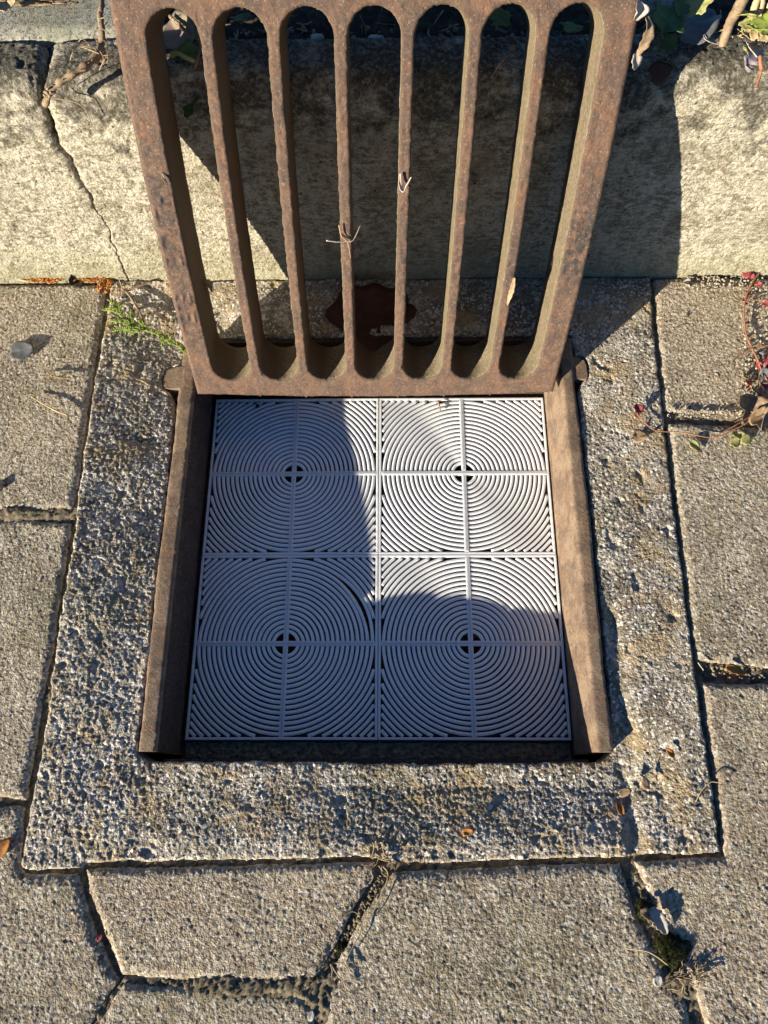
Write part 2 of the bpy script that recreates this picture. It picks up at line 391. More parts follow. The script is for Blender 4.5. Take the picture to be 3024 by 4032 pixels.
def sur_extra(X, Y, d):
    # the casting was bedded in rough mortar: recess beside the right rail, pitted left side
    r = -.006 * np.exp(-((X - .243) / .009) ** 2) * np.clip((-.02 - Y) / .08, 0, 1) * np.clip(1.3 * vn(X / .02, Y / .03, 77), 0, 1)
    left = np.clip((-.2 - X) / .05, 0, 1) * .0009 * grains(X, Y, .0055, 5)
    near = np.clip((-.20 - Y) / .03, 0, 1) * .0006 * grains(X, Y, .0048, 6)
    pits = -.0018 * np.clip(fbm(X, Y, .016, 71, 3) - .35, 0, 1) / .3
    lf = np.clip((-.17 - X) / .05, 0, 1) * dip(Y) * np.clip((.345 - Y) / .08, 0, 1) * np.clip((X + .335) / .09, 0, 1) * np.clip((Y + .285) / .06, 0, 1)
    rt = .010 * np.clip((X + .2) / .18, 0, 1) * np.clip((-.18 - Y) / .03, 0, 1) * np.clip((Y + .295) / .05, 0, 1) * np.clip((.3 - X) / .06, 0, 1)
    return r + left + near + pits - lf - rt
sur = slab('concrete_surround', sur_poly, ZP, M_sur, None, bw=.003, bd=.0016, amp=(.00065, .0004), low=.0018, seed=501, hole=hole, edge=.0022, extra=sur_extra, drop=.036)
tag(sur, 'rough grey exposed aggregate concrete collar cast around the rusty drain frame', 'concrete surround')

# ------------------------------------------------------------------ kerb
def kerb_stone(x0f, x1f, seed, parent, gapf):
    prof = []                                                          # (y, z, ny, nz)
    for z in np.arange(.0, .288, .0013): prof.append((KY, z, -1, 0))
    r = .022
    for a in np.linspace(0, 90, 18): prof.append((KY + r - r * math.cos(R(a)), .288 + r * math.sin(R(a)), -math.cos(R(a)), math.sin(R(a))))
    for y in np.arange(KY + r + .0015, .398, .0015): prof.append((y, .310, 0, 1))
    for a in np.linspace(10, 90, 6): prof.append((.398 + .008 * math.sin(R(a)), .302 + .008 * math.cos(R(a)), math.sin(R(a)), math.cos(R(a))))
    prof.append((.406, .20, 1, 0))
    prof = np.array(prof); arc = np.r_[0, np.cumsum(np.hypot(np.diff(prof[:, 0]), np.diff(prof[:, 1])))]
    xs = axis(x0f, x1f, -.52, .56, .0013, .01)
    X, A = np.meshgrid(xs, arc); T = prof[:, None, :] * np.ones((1, len(xs), 1))
    zz = T[..., 1]
    d = gapf(X, zz)
    h = .0018 * fbm(X, A, .06, seed, 5) + .0008 * grains(X, A, .0038, seed + 1) + .0008 * fbm(X, A, .005, seed + 2, 3)
    h -= .0028 * np.clip(fbm(X, A, .02, seed + 5, 4) - .32, 0, 1) / .35 * np.clip((A - .22) / .05, .15, 1)       # spalled top arris
    h -= .0012 * (fbm(X + 3, A, .0055, seed + 7, 2) > .6)
    q = np.clip(1 - d / (.010 * np.clip((zz - .12) / .12, .12, 1)), 0, 1); h -= .0045 * q * q * np.clip((zz - .13) / .1, .08, 1)
    h = np.where(d < 0, -.022, h)
    V = np.stack([X, T[..., 0] + T[..., 2] * h, zz + T[..., 3] * h], -1).reshape(-1, 3)
    n = len(xs); r_, c_ = np.mgrid[0:len(prof) - 1, 0:n - 1]; i = (r_ * n + c_).ravel()
    o = mk_np('kerb_stone', V, np.stack([i, i + 1, i + n + 1, i + n], 1), M_kerb, parent)
    return o
jz = [UY(276, 597, KY), UY(236, 500, KY), UY(196, 430, KY), UY(150, 350, KY), UY(112, 290, KY), UY(88, 220, KY), UY(74, 150, KY), UY(66, 118, KY)]
jz_z = np.array([p.z for p in jz]); jz_x = np.array([p.x for p in jz])
def jx(z): return np.interp(z, jz_z, jz_x)
def gap(z): return np.interp(z, [.04, .15, .18, .22, .26, .30, .32], [.0003, .0006, .0012, .0034, .0042, .0048, .0075])
kerb = empty('kerb'); tag(kerb, kind='structure')
wob = lambda z, s: .0055 * fbm(z, z * 0 + s, .016, 3, 5)
kerb_stone(-.90, .02 + jz_x.max() + .01, 700, kerb, lambda X, z: (jx(z) - gap(z) / 2 + wob(z, 1.3)) - X)
kerb_stone(jz_x.min() - .02, 1.0, 740, kerb, lambda X, z: X - (jx(z) + gap(z) / 2 + wob(z, 1.3)))

# soil bed behind the kerb, and the row of paler edging stones behind it
def soil_extra(X, Y, d): return .006 * fbm(X, Y, .03, 6, 5) + .003 * grains(X, Y, .009, 88)
so = slab('planting_soil', [(-.9, .402), (.95, .402), (.95, .95), (-.9, .95)], .288, M_soil, None, bw=.001, bd=0, amp=(.002, .001), low=.004, seed=611, drop=.1,
          view=(-.5, .56, .40, .50), extra=soil_extra, fine=.0022)
tag(so, kind='structure')
yl = U(100, 76, .312).y; xr = U(222, 60, .312).x
def edging(x0, x1, y0, label, seed, zt=.312):
    o = slab('edging_stone', [(x0, y0), (x1, y0 - .001), (x1 + .002, y0 + .16), (x0, y0 + .16)], zt, M_edge, None, bw=.016, bd=.006, amp=(.00025, .0001), low=.0006,
             seed=seed, drop=.05, view=(-.52, .56, .40, .50), edge=.0006, fine=.0014)
    tag(o, label, 'edging stone')
edging(-.62, xr + .03, yl, 'smooth grey green edging stone lying behind the kerb to the left of the raised grate', 301)
yr = U(1400, 22, .30).y
edging(U(1290, 22, .30).x, U(1520, 22, .30).x, yr, 'shaded blue grey edging stone behind the kerb to the right of the grate', 322, .298)

# ------------------------------------------------------------------ drain frame (cast iron)
frame = empty('gully_drain', (0, 0, 0))
tag(frame, 'rusty cast iron drain frame with two raised side rails set in the concrete collar', 'drain frame')
def rail(side, name='side_rail'):
    ys = np.arange(-.2125, .2560, .0012); V = []; n = len(ys)
    def prof(y):
        wv = .0007 * math.sin(y * 21 + side) + .0004 * math.sin(y * 61)
        if side < 0:
            q_ = 1 + float(dip(y)) / .742
            xo, xi, xb = (-.2335 + wv - CAM[0]) * q_ + CAM[0], (-.2145 - CAM[0]) * q_ + CAM[0], -.2135
        else:
            xo, xi, xb = .2295 + wv, .2130, .2095
        t = ZP + .0015 + (.0015 if side > 0 else .001 - float(dip(y)))
        s = side
        return [(xo, ZP - .045), (xo, t - .003), (xo - s * .0008, t - .001), (xo - s * .0025, t), (xo * .75 + xi * .25, t + .0002), (xo * .5 + xi * .5, t + .0002), (xo * .25 + xi * .75, t + .0002), (xi + s * .0025, t), (xi + s * .001, t - .0012), (xi, t - .0035), (xi * .9 + xb * .1, t - .008), (xi * .7 + xb * .3, .015), (xb, -.020), (xb, -.085)]
    m = len(prof(0))
    for j, y in enumerate(ys):
        for k, (x, z) in enumerate(prof(y)):
            e = float(fbm(np.array([y * 1.0]), np.array([k * .01]), .007, 5 + (side > 0), 4)[0])
            a = .0010 if 0 < k < 5 else .0005
            V.append((x + e * a, y, z + e * a * .10))
    F = [(j * m + k, (j + 1) * m + k, (j + 1) * m + k + 1, j * m + k + 1) for j in range(n - 1) for k in range(m - 1)]
    F += [tuple(range(m)), tuple((n - 1) * m + k for k in range(m))]
    o = mk(name, V, F, M_rustf, frame)
    if side < 0:                                        # left inner face gets darker iron, its shade painted in
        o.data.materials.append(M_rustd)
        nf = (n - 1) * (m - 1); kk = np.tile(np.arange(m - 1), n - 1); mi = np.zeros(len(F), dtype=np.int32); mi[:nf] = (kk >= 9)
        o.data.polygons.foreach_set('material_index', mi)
    o.data.set_sharp_from_angle(angle=R(38)); return o
def rail_dense(side):
    o = rail(side); return o
rail_dense(-1); rail_dense(1)
# hinge ears
def ear(x, s, parent):
    mb = MB(); t = ZP + .0018 - (.0165 if s < 0 else 0); x -= (.0055 if s < 0 else 0)
    pts = [(-.002, -.0125), (.006, -.0135), (.0185, -.0135), (.0212, -.0120), (.0222, -.006), (.0215, .006), (.019, .0125), (.012, .0165), (.004, .0178), (-.002, .0178)]
    if s > 0: pts = [(a * .75, b) for a, b in pts]
    V = []; n = len(pts)
    for (z, k) in ((t - .03, 1.0), (t - .0022, 1.0), (t - .0006, .95)):
        for (a, b) in pts: V.append((x + s * a * k, .2135 + .002 + (b - .002) * k, z))
    F = []
    for l in range(2):
        for i in range(n): F.append((l * n + i, l * n + (i + 1) % n, (l + 1) * n + (i + 1) % n, (l + 1) * n + i))
    F.append(tuple(2 * n + i for i in range(n)))
    mb.add(V, F); o = mb.build('hinge_ear', M_rustf, parent); o.data.set_sharp_from_angle(angle=R(25)); return o
ear(-.2325, -1, frame); ear(.2285, 1, frame)
TZ = -.0329                                              # top of the insert tiles, deep in the frame
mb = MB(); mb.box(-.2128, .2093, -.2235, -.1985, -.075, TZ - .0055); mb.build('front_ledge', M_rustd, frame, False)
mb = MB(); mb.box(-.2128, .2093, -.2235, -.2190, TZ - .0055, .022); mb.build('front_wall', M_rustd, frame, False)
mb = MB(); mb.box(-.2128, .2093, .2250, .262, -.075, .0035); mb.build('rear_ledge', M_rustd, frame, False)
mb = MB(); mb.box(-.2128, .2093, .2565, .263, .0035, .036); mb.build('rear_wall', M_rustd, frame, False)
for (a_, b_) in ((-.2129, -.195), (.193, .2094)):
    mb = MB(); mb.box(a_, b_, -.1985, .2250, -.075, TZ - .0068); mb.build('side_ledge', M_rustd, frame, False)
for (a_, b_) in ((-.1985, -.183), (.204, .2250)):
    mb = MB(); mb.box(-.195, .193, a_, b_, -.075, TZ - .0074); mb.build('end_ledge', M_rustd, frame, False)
# grit washed onto the front ledge
V = slab('ledge_grit', [(-.210, -.2185), (.207, -.2185), (.207, -.2000), (-.210, -.2000)], TZ - .0048, M_joint, frame, bw=.002, bd=.001, amp=(.0016, .0009), low=.0012, seed=451, drop=.003, fine=.0012)
V['kind'] = 'stuff'
# gully shaft under the frame
mb = MB()
x0, x1, y0, y1, zt, zb = -.24, .24, -.24, .27, -.07, -.22
mb.add([(x0, y0, zb), (x1, y0, zb), (x1, y1, zb), (x0, y1, zb), (x0, y0, zt), (x1, y0, zt), (x1, y1, zt), (x0, y1, zt)],
       [(0, 1, 5, 4), (1, 2, 6, 5), (2, 3, 7, 6), (3, 0, 4, 7)])
tag(mb.build('gully_shaft', M_pit, None, False), kind='structure')
gb = slab('shaft_floor', [(x0, y0), (x1, y0), (x1, y1), (x0, y1)], -.17, M_joint, None, bw=.001, bd=0, amp=(.004, .002), low=.008, seed=811, drop=.05, fine=.003)
tag(gb, kind='structure')

# ------------------------------------------------------------------ white plastic insert tiles
KS = 1.0421
A = .0972 * KS; TH = .0050; HUB = .0118 * KS; PITCH = .00537 * KS; RW = .00355 * KS
def band(mb, r0, r1, a0, a1, n, bend=None):
    c = .0007
    V = []
    for i in range(n + 1):
        a = a0 + (a1 - a0) * i / n
        o = bend(a) if bend else 0
        ca, sa = math.cos(a), math.sin(a)
        for r, z in ((r0 + o, -TH), (r0 + o, -c - .0003), (r0 + c + o, -.0003), (r1 - c + o, -.0003), (r1 + o, -c - .0003), (r1 + o, -TH)):
            V.append((r * ca, r * sa, z))
    F = []
    for i in range(n):
        for k in range(6):
            F.append((i * 6 + k, i * 6 + (k + 1) % 6, (i + 1) * 6 + (k + 1) % 6, (i + 1) * 6 + k))
    F.append((5, 4, 3, 2, 1, 0)); F.append(tuple(n * 6 + k for k in range(6)))
    mb.add(V, F)
ring_me = []; arc_me = []
radii = [HUB + PITCH * k for k in range(25)]
NR = 16
def ring_mesh(k, bend=None):
    r0 = radii[k]; mb = MB(); band(mb, r0, r0 + RW, 0, 2 * math.pi, 96, bend)
    me = bpy.data.meshes.new('ring'); me.from_pydata(mb.v, [], mb.f); me.polygons.foreach_set('use_smooth', [True] * len(me.polygons)); me.materials.append(M_plas); return me
for k in range(NR):
    if radii[k] + RW < A + .0006: ring_me.append(ring_mesh(k))
NR = len(ring_me)
for k in range(NR, 25):
    r0 = radii[k]; rm = r0 + RW / 2
    if rm * math.cos(math.pi / 4) > A - .001: break
    a0 = math.acos(min(1, A / (r0 + RW))) if r0 + RW > A else 0
    a0 = max(a0 - .004, 0.0); mb = MB(); band(mb, r0, r0 + RW, a0, math.pi / 2 - a0, 26)
    me = bpy.data.meshes.new('corner_arc'); me.from_pydata(mb.v, [], mb.f); me.polygons.foreach_set('use_smooth', [True] * len(me.polygons)); me.materials.append(M_plas)
    arc_me.append((r0, me))
def tile_static(parent):
    # outer border, four butted sides
    a = .0970 * KS; b = .0997 * KS
    for (x0, x1, y0, y1) in ((-b, b, a, b), (-b, b, -b, -a), (-b, -a, -a, a), (a, b, -a, a)):
        mb = MB(); mb.box(x0, x1, y0, y1, -TH, 0.0); o = mb.build('border_strip', M_plas, parent, False)
        bv = o.modifiers.new('bevel', 'BEVEL'); bv.width = .0005; bv.segments = 2
    h = .0027
    for (x0, x1, y0, y1) in ((-a, a, -h, h), (-h, h, h, a), (-h, h, -a, -h)):
        mb = MB(); mb.box(x0, x1, y0, y1, -TH, .0002); o = mb.build('cross_arm', M_plas, parent, False)
        bv = o.modifiers.new('bevel', 'BEVEL'); bv.width = .0006; bv.segments = 2
        # narrow reinforcing rib along the middle of the arm
        mb = MB()
        if x1 - x0 > y1 - y0: mb.box(x0 + .002, x1 - .002, -.0009, .0009, .0002, .00035)
        else: mb.box(-.0009, .0009, y0 + .002, y1 - .002, .0002, .00035)
        mb.build('arm_rib', M_plas, o, False)
def bentA(a):
    t = (a - .02) / 1.0
    return .0015 * math.sin(math.pi * t) ** 1.5 if 0 < t < 1 else 0
def bentB(a):
    t = (a - .02) / 1.0
    return -.0011 * math.sin(math.pi * t) ** 1.5 if 0 < t < 1 else 0
tl = [((-.1, .1), 'upper left white concentric ring insert tile, half in shade under the grate'),
      ((.1, .1), 'upper right white concentric ring insert tile, brightly sunlit'),
      ((-.1, -.1), 'lower left white ring insert tile in blue shade with one bent ring'),
      ((.1, -.1), 'lower right white ring insert tile, sunlit only along its upper edge')]
for i, ((tx, ty), lab) in enumerate(tl):
    t = empty('drain_insert', (-.00076 + tx * KS + (.0001 if i % 2 else 0), .01005 + ty * KS, TZ)); tag(t, lab, 'drain insert', 'white plastic ring tiles filling the drain opening')
    tile_static(t)
    for k, me in enumerate(ring_me):
        m2 = me
        if i == 2 and k == NR - 1: m2 = ring_mesh(k, bentA)
        if i == 2 and k == NR - 2: m2 = ring_mesh(k, bentB)
        link('ring', m2, None, t)
    for r0, me in arc_me:
        for q in range(4):
            o = link('corner_arc', me, None, t); o.rotation_euler = (0, 0, q * math.pi / 2)
    t.rotation_euler = (0, 0, R((.12, -.1, .05, -.06)[i]))

# ------------------------------------------------------------------ raised cast iron grate
zs_ = np.array([.031, .05, .105, .152, .198, .231, .263, .294, .32, .344, .369, .385, .402])
ys_ = np.array([.187, .194, .210, .2245, .2385, .252, .2665, .2805, .295, .309, .323, .334, .343])
cf = np.polyfit(zs_, ys_, 3)
ztab = np.linspace(.015, .43, 800); ytab = np.polyval(cf, ztab)
stab = np.r_[0, np.cumsum(np.hypot(np.diff(ztab), np.diff(ytab)))]; stab -= np.interp(.031, ztab, stab)
LT = .058
def lid_pt(u, s, n):
    z = np.interp(s, stab, ztab); y = np.interp(s, stab, ytab)
    dy = np.polyval(np.polyder(cf), z); L = np.sqrt(1 + dy * dy)
    ny, nz = -1 / L, dy / L                                            # front normal
    x = u - .0045 + .0085 * np.clip(s / .40, 0, 1)
    return np.stack([x, y + ny * n, z + nz * n], -1)
LW, LS = .420, .4085
S0, S1 = .0225, .3855
BW, SW = .0110, .0432
BRD = (LW - 7 * SW - 6 * BW) / 2
ra = SW / 2
random.seed(21)
gly = []
for (sa, sb, n) in ((.080, .142, 5), (.172, .262, 6)):
    for i in range(n):
        sc = sa + (sb - sa) * (i + .5) / n; hw = (sb - sa) / n * .30
        kinds = random.choice(['I', 'A', 'O', 'L', 'H', 'E'])
        uL, uR = -.205, -.190
        um = (uL + uR) / 2
        segs = {'I': [((uL, sc), (uR, sc))], 'A': [((uL, sc - hw), (uR, sc)), ((uR, sc), (uL, sc + hw))],
                'L': [((uL, sc - hw), (uR, sc - hw)), ((uL, sc - hw), (uL, sc + hw))], 'H': [((uL, sc - hw), (uR, sc - hw)), ((uL, sc + hw), (uR, sc + hw)), ((um, sc - hw), (um, sc + hw))],
                'E': [((uL, sc - hw), (uR, sc - hw)), ((uL, sc - hw), (uL, sc + hw)), ((um, sc - hw), (um, sc + hw)), ((uR, sc - hw), (uR, sc + hw))],
                'O': [((uL, sc - hw), (uR, sc - hw)), ((uL, sc + hw), (uR, sc + hw)), ((uL, sc - hw), (uL, sc + hw)), ((uR, sc - hw), (uR, sc + hw))]}[kinds]
        gly += segs
def emboss(u, s):
    h = np.zeros_like(u)
    for (a, b) in gly:
        ex, ey = b[0] - a[0], b[1] - a[1]
        t = np.clip(((u - a[0]) * ex + (s - a[1]) * ey) / (ex * ex + ey * ey), 0, 1)
        d2 = (u - a[0] - t * ex) ** 2 + (s - a[1] - t * ey) ** 2
        h = np.maximum(h, np.exp(-d2 / .0017 ** 2))
    return h
def strip(inner, nrm, outer, outside, nflat):
    """inner: (m,2) points on the slot contour, nrm: (m,2) unit vectors from the slot into the iron, outer: (m,2); returns V (m,k,3), wall, pit"""
    inner = np.array(inner); nrm = np.array(nrm); outer = np.array(outer); m = len(inner)
    cols = []                                                          # (uv (m,2), n (m,), wallmask)
    rr = .0022
    def add(p, n, wl): cols.append((p, np.full(m, n) if np.isscalar(n) else n, wl))
    add(outer, -LT, .9)
    dr = .0012
    for n in (-LT, -.052, -.045, -.038, -.031, -.024, -.017, -.011, -.006, -rr): add(inner + nrm * dr * (-n / LT), n, 1.0)
    add(inner + nrm * rr * .3, -rr * .3, .55)
    st = inner + nrm * rr; add(st, 0.0, .15)
    end = outer.copy()
    v = outer - st; L = np.linalg.norm(v, axis=1, keepdims=True)
    inset = .004 if outside else 0.0
    fl = st + v * (1 - inset / np.maximum(L, inset * 1.5 + 1e-9))
    for k in range(1, nflat + 1): add(st + (fl - st) * k / nflat, 0.0, 0.0)
    if outside:
        add(fl + (outer - fl) * .7, -.0012, 0.05); add(outer, -.0042, .1)
        for n in (-.015, -.03, -.045, -LT): add(outer, n, .3)
    P = np.stack([c[0] for c in cols], 1); Nn = np.stack([c[1] for c in cols], 1); Wl = np.array([c[2] for c in cols])[None, :] * np.ones((m, 1))
    u, s = P[..., 0].copy(), P[..., 1].copy()
    # worn bulge of the foot edge
    ed = np.clip(1 - s / .022, 0, 1)
    s = s - ed * .0065 * (1 - (u / .21) ** 2)
    front = Nn > -.006
    pit = np.zeros_like(u)
    em = emboss(u, s) * (u < -.186) * front
    e1 = fbm(u, s, .012, 61, 4); e2 = fbm(u + Nn, s, .004, 63, 2)
    rb = np.exp(-((s - .19) / .055) ** 2)
    pit = np.clip(em * .12 + (u < -.188) * (np.exp(-((s - .215) / .045) ** 2) * .7 + np.exp(-((s - .11) / .03) ** 2) * .55) + (u > .185) * rb * 1.0
                  + ((u > .0) & (u < .185)) * np.exp(-((s - .175) / .03) ** 2) * .8 + .05, 0, 1) * np.where(Wl > .5, .0, 1)
    worn = np.clip(pit - .25, 0, 1)
    h = .0006 * e1 + .0006 * e2 + em * .0015 - worn * .0012 * np.clip(fbm(u, s, .006, 64, 3) + .1, 0, 1)
    n = Nn + h * front
    off = np.where(~front, .0005 * fbm(Nn * 1.0, s, .012, 65, 3), 0) + np.where(front & (Wl > .1), .0010 * fbm(u * 3, s, .004, 66, 3), 0)
    u = u + off * nrm[:, None, 0]; s = s + off * nrm[:, None, 1]
    Wl = Wl * (.56 + .44 * np.clip(nrm[:, None, 0] * 1.6 + .5, 0, 1))  # sunward slot walls take pale algae dirt, others darker: shade put into colour
    return lid_pt(u, s, n), Wl, pit
class Acc:
    def __init__(s): s.V = []; s.Q = []; s.w = []; s.p = []; s.n = 0
    def add(s, V, W, P):
        m, k, _ = V.shape; r, c = np.mgrid[0:m - 1, 0:k - 1]; i = (r * k + c).ravel() + s.n
        s.V.append(V.reshape(-1, 3)); s.Q.append(np.stack([i, i + 1, i + k + 1, i + k], 1)); s.w.append(W.ravel()); s.p.append(P.ravel()); s.n += m * k
    def build(s, name, parent):
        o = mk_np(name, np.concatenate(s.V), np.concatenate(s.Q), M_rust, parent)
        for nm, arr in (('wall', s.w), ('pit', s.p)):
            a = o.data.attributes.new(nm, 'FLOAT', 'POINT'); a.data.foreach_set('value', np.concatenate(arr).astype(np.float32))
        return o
rim = Acc(); bars = [Acc() for _ in range(6)]
sa, sb = S0 + ra, S1 - ra
for i in range(7):
    uc = -LW / 2 + BRD + SW / 2 + i * (SW + BW)
    cl = -LW / 2 if i == 0 else uc - SW / 2 - BW / 2
    cr = LW / 2 if i == 6 else uc + SW / 2 + BW / 2
    ss = np.arange(sa, sb, .0014); ss = np.r_[ss, sb]; one = np.ones_like(ss)
    # straight flanks (the contour runs along +s on the right and -s on the left)
    V = strip(np.stack([one * (uc + ra), ss], 1), np.stack([one, 0 * one], 1), np.stack([one * cr, ss], 1), i == 6, 22 if i == 6 else 3)
    (rim if i == 6 else bars[i]).add(*V)
    s2 = ss[::-1]
    V = strip(np.stack([one * (uc - ra), s2], 1), np.stack([-one, 0 * one], 1), np.stack([one * cl, s2], 1), i == 0, 22 if i == 0 else 3)
    (rim if i == 0 else bars[i - 1]).add(*V)
    for (cy, sg, eb) in ((sa, -1, 0.0), (sb, 1, LS)):
        # half circle from one flank to the other, counter clockwise
        a0, a1 = (math.pi, 2 * math.pi) if sg < 0 else (0, math.pi)
        # target points walk the rectangle: side, corner, edge, corner, side
        cornerR = math.atan2(abs(eb - cy), cr - uc); cornerL = math.atan2(abs(eb - cy), uc - cl)
        th = sorted(set(list(np.linspace(0, math.pi, 45)) + [cornerR, math.pi - cornerL]))
        if sg < 0: th = [-t for t in th][::-1]
        inn, nr, ou, outs = [], [], [], []
        for t in th:
            c, s_ = math.cos(t), math.sin(t)
            inn.append((uc + ra * c, cy + ra * s_)); nr.append((c, s_))
            tx = (cr - uc) / c if c > 1e-9 else ((cl - uc) / c if c < -1e-9 else 1e9)
            ty = (eb - cy) / s_ if abs(s_) > 1e-9 else 1e9
            tt = min(tx, abs(ty)); ou.append((uc + tt * c, cy + tt * s_))
            outs.append(abs(ty) <= tx + 1e-9 or (i == 0 and c < 0) or (i == 6 and c > 0))
        inn, nr, ou = np.array(inn), np.array(nr), np.array(ou)
        # runs with the same kind of outer boundary
        j = 0
        while j < len(th) - 1:
            f = outs[j] and outs[j + 1]; k = j + 1
            while k < len(th) - 1 and (outs[k] and outs[k + 1]) == f: k += 1
            rim.add(*strip(inn[j:k + 1], nr[j:k + 1], ou[j:k + 1], f, 10))
            j = k
grate = empty('drain_grate', (0, .19, .03))
tag(grate, 'rusty cast iron drain grate with seven long slots, lifted up and leaning on the kerb', 'drain grate')
def reparent_keep(o):
    o.parent = grate; o.matrix_parent_inverse = Matrix.Translation(Vector((0, -.19, -.03)))
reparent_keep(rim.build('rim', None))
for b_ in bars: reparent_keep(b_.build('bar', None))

#@@DEBRIS
def U(px, py, z, _U=U):               # litter lies close to the surface it rests on
    return _U(px, py, .0420 + (z - .0425) * .2 if .0425 < z < .08 else z)
# ------------------------------------------------------------------ small things
def L(a, b): return a + (b - a) * random.random()
def leaf_mesh(size, lobes=0, depth=.2, elong=1.0, curl=.25, seed=0, nr=5, na=40, notch=.35, thick=.00035, wav=.08):
    """a leaf blade in its own xy plane, stalk at -x, closed with a real thickness"""
    rnd = random.Random(seed); ph = rnd.random() * 6
    V = []; top = []
    def pt(a, f):
        r = 1.0
        if lobes: r = 1 - depth * (.5 + .5 * math.cos(a * lobes + math.pi)) ** 1.5 - .06 * math.cos(a * lobes * 3)
        r *= 1 - notch * math.exp(-((abs(a) - math.pi) / .3) ** 2)
        if not lobes: r *= 1 - .45 * abs(math.sin(a)) ** 1.0 * 0 + .04 * math.sin(a * 9 + ph)
        x = math.cos(a) * r * size * f * elong; y = math.sin(a) * r * size * f * (1 if lobes else (1 - .35 * max(0, math.cos(a)) ))
        z = curl * size * (f * f) * 1.3 * math.cos(a - ph) ** 2 + wav * .5 * size * f * math.sin(a * 3 + ph * 2) - .10 * size * math.exp(-(y / (size * .12)) ** 2) * f
        return (x, y, z)
    V.append((0, 0, 0))
    for j in range(1, nr + 1):
        for i in range(na):
            V.append(pt(-math.pi + 2 * math.pi * i / na, j / nr))
    F = [(0, 1 + i, 1 + (i + 1) % na) for i in range(na)]
    for j in range(nr - 1):
        for i in range(na):
            a = 1 + j * na + i; b = 1 + j * na + (i + 1) % na; F.append((a, a + na, b + na, b))
    n = len(V); V2 = [(x, y, z - thick) for x, y, z in V]; F2 = [tuple(reversed([k + n for k in f])) for f in F]
    rimf = []
    for i in range(na):
        a = 1 + (nr - 1) * na + i; b = 1 + (nr - 1) * na + (i + 1) % na; rimf.append((a, a + n, b + n, b))
    return V + V2, F + F2 + rimf
def leaf(name, loc, size, mat, label=None, cat='leaf', rz=0, rx=0, ry=0, parent=None, group=None, **k):
    V, F = leaf_mesh(size, **k); o = mk(name, V, F, mat, None)
    o.location = loc; o.rotation_euler = (rx, ry, rz)
    if parent: o.parent = parent
    if label: tag(o, label, cat, group)
    return o
def twig(name, pts, r0, r1, mat, label, cat='twig', n=7, wob=.3, sub=5, spikes=0, group=None):
    P = spline(pts, sub); m = len(P); mb = MB()
    mb.tube(P, [r0 + (r1 - r0) * i / (m - 1) for i in range(m)], n, wob)
    for k in range(spikes):
        i = random.randrange(1, m - 1); p = P[i]
        d = Vector((L(-1, 1), L(-1, .2), L(-.6, 1))).normalized()
        mb.tube([p, p + d * L(.002, .006), p + d * L(.006, .010) + Vector((L(-.002, .002), 0, -.001))], [.0005, .0003, .0001], 4)
    o = mb.build(name, mat); return tag(o, label, cat, group)

# dry twig hanging over the kerb, left
tp = [U(221, -12, .335), U(219, 18, .335), U(216, 30, .333), U(219, 54, .330), U(220, 80, .325), U(217, 101, .320), UY(214, 117, .350)]
dt = empty('dry_twig', tp[-1]); tag(dt, 'bent dry brown twig with rootlets hanging over the kerb edge beside the grate', 'twig')
def childof(par, o): o.parent = par; o.matrix_parent_inverse = Matrix.Translation(-Vector(par.location)); return o
mb = MB(); P = spline(tp, 6); mb.tube(P, [.0022 + .0012 * i / len(P) for i in range(len(P))], 8, .35)
childof(dt, mb.build('upper_stem', M_bark))
lp = [tp[-1], UY(185, 143, .334), UY(155, 161, .326), UY(128, 179, .322), UY(110, 199, .320), UY(97, 228, .322)]
mb = MB(); P = spline(lp, 7); mb.tube(P, [.0034 + .0006 * math.sin(i) - .0009 * i / len(P) for i in range(len(P))], 9, .25)
for k in range(26):
    p = P[random.randrange(2, len(P) - 2)]; d = Vector((L(-1, 1), L(-1, .1), L(-.5, 1))).normalized(); mb.tube([p, p + d * .0045, p + d * .0065], [.0006, .0004, .0001], 4)
childof(dt, mb.build('lower_stem', M_bark))
mb = MB()
for pts in ([(100, 205), (118, 212), (140, 216), (166, 222), (184, 236), (196, 262)], [(150, 150), (140, 165), (122, 182), (108, 200)], [(214, 110), (196, 98), (178, 84), (170, 90)],
            [(216, 60), (224, 64), (232, 72)], [(218, 40), (226, 38), (232, 42)], [(216, 110), (224, 126), (220, 140), (214, 152)], [(214, 116), (170, 100), (158, 112), (152, 130)]):
    mb.tube(spline([UY(a, b, .336 if b > 110 else .350) + Vector((0, 0, 0)) for a, b in pts], 5), .00045, 5)
for k in range(14):
    a, b = L(205, 235), L(40, 118); p = U(a, b, .322); mb.tube([p, p + Vector((L(-.008, .008), L(-.01, .004), L(-.004, .006))), p + Vector((L(-.014, .014), L(-.016, .004), L(-.012, .006)))], [.0006, .0004, .0002], 4)
for k in range(9):
    p = UY(L(94, 112), L(190, 205), .318); mb.tube([p, p + Vector((L(-.004, .004), L(-.003, .002), L(-.004, .004)))], [.0014, .0008], 5)
childof(dt, mb.build('rootlet', M_root)); bpy.data.objects['rootlet']['kind'] = 'stuff'

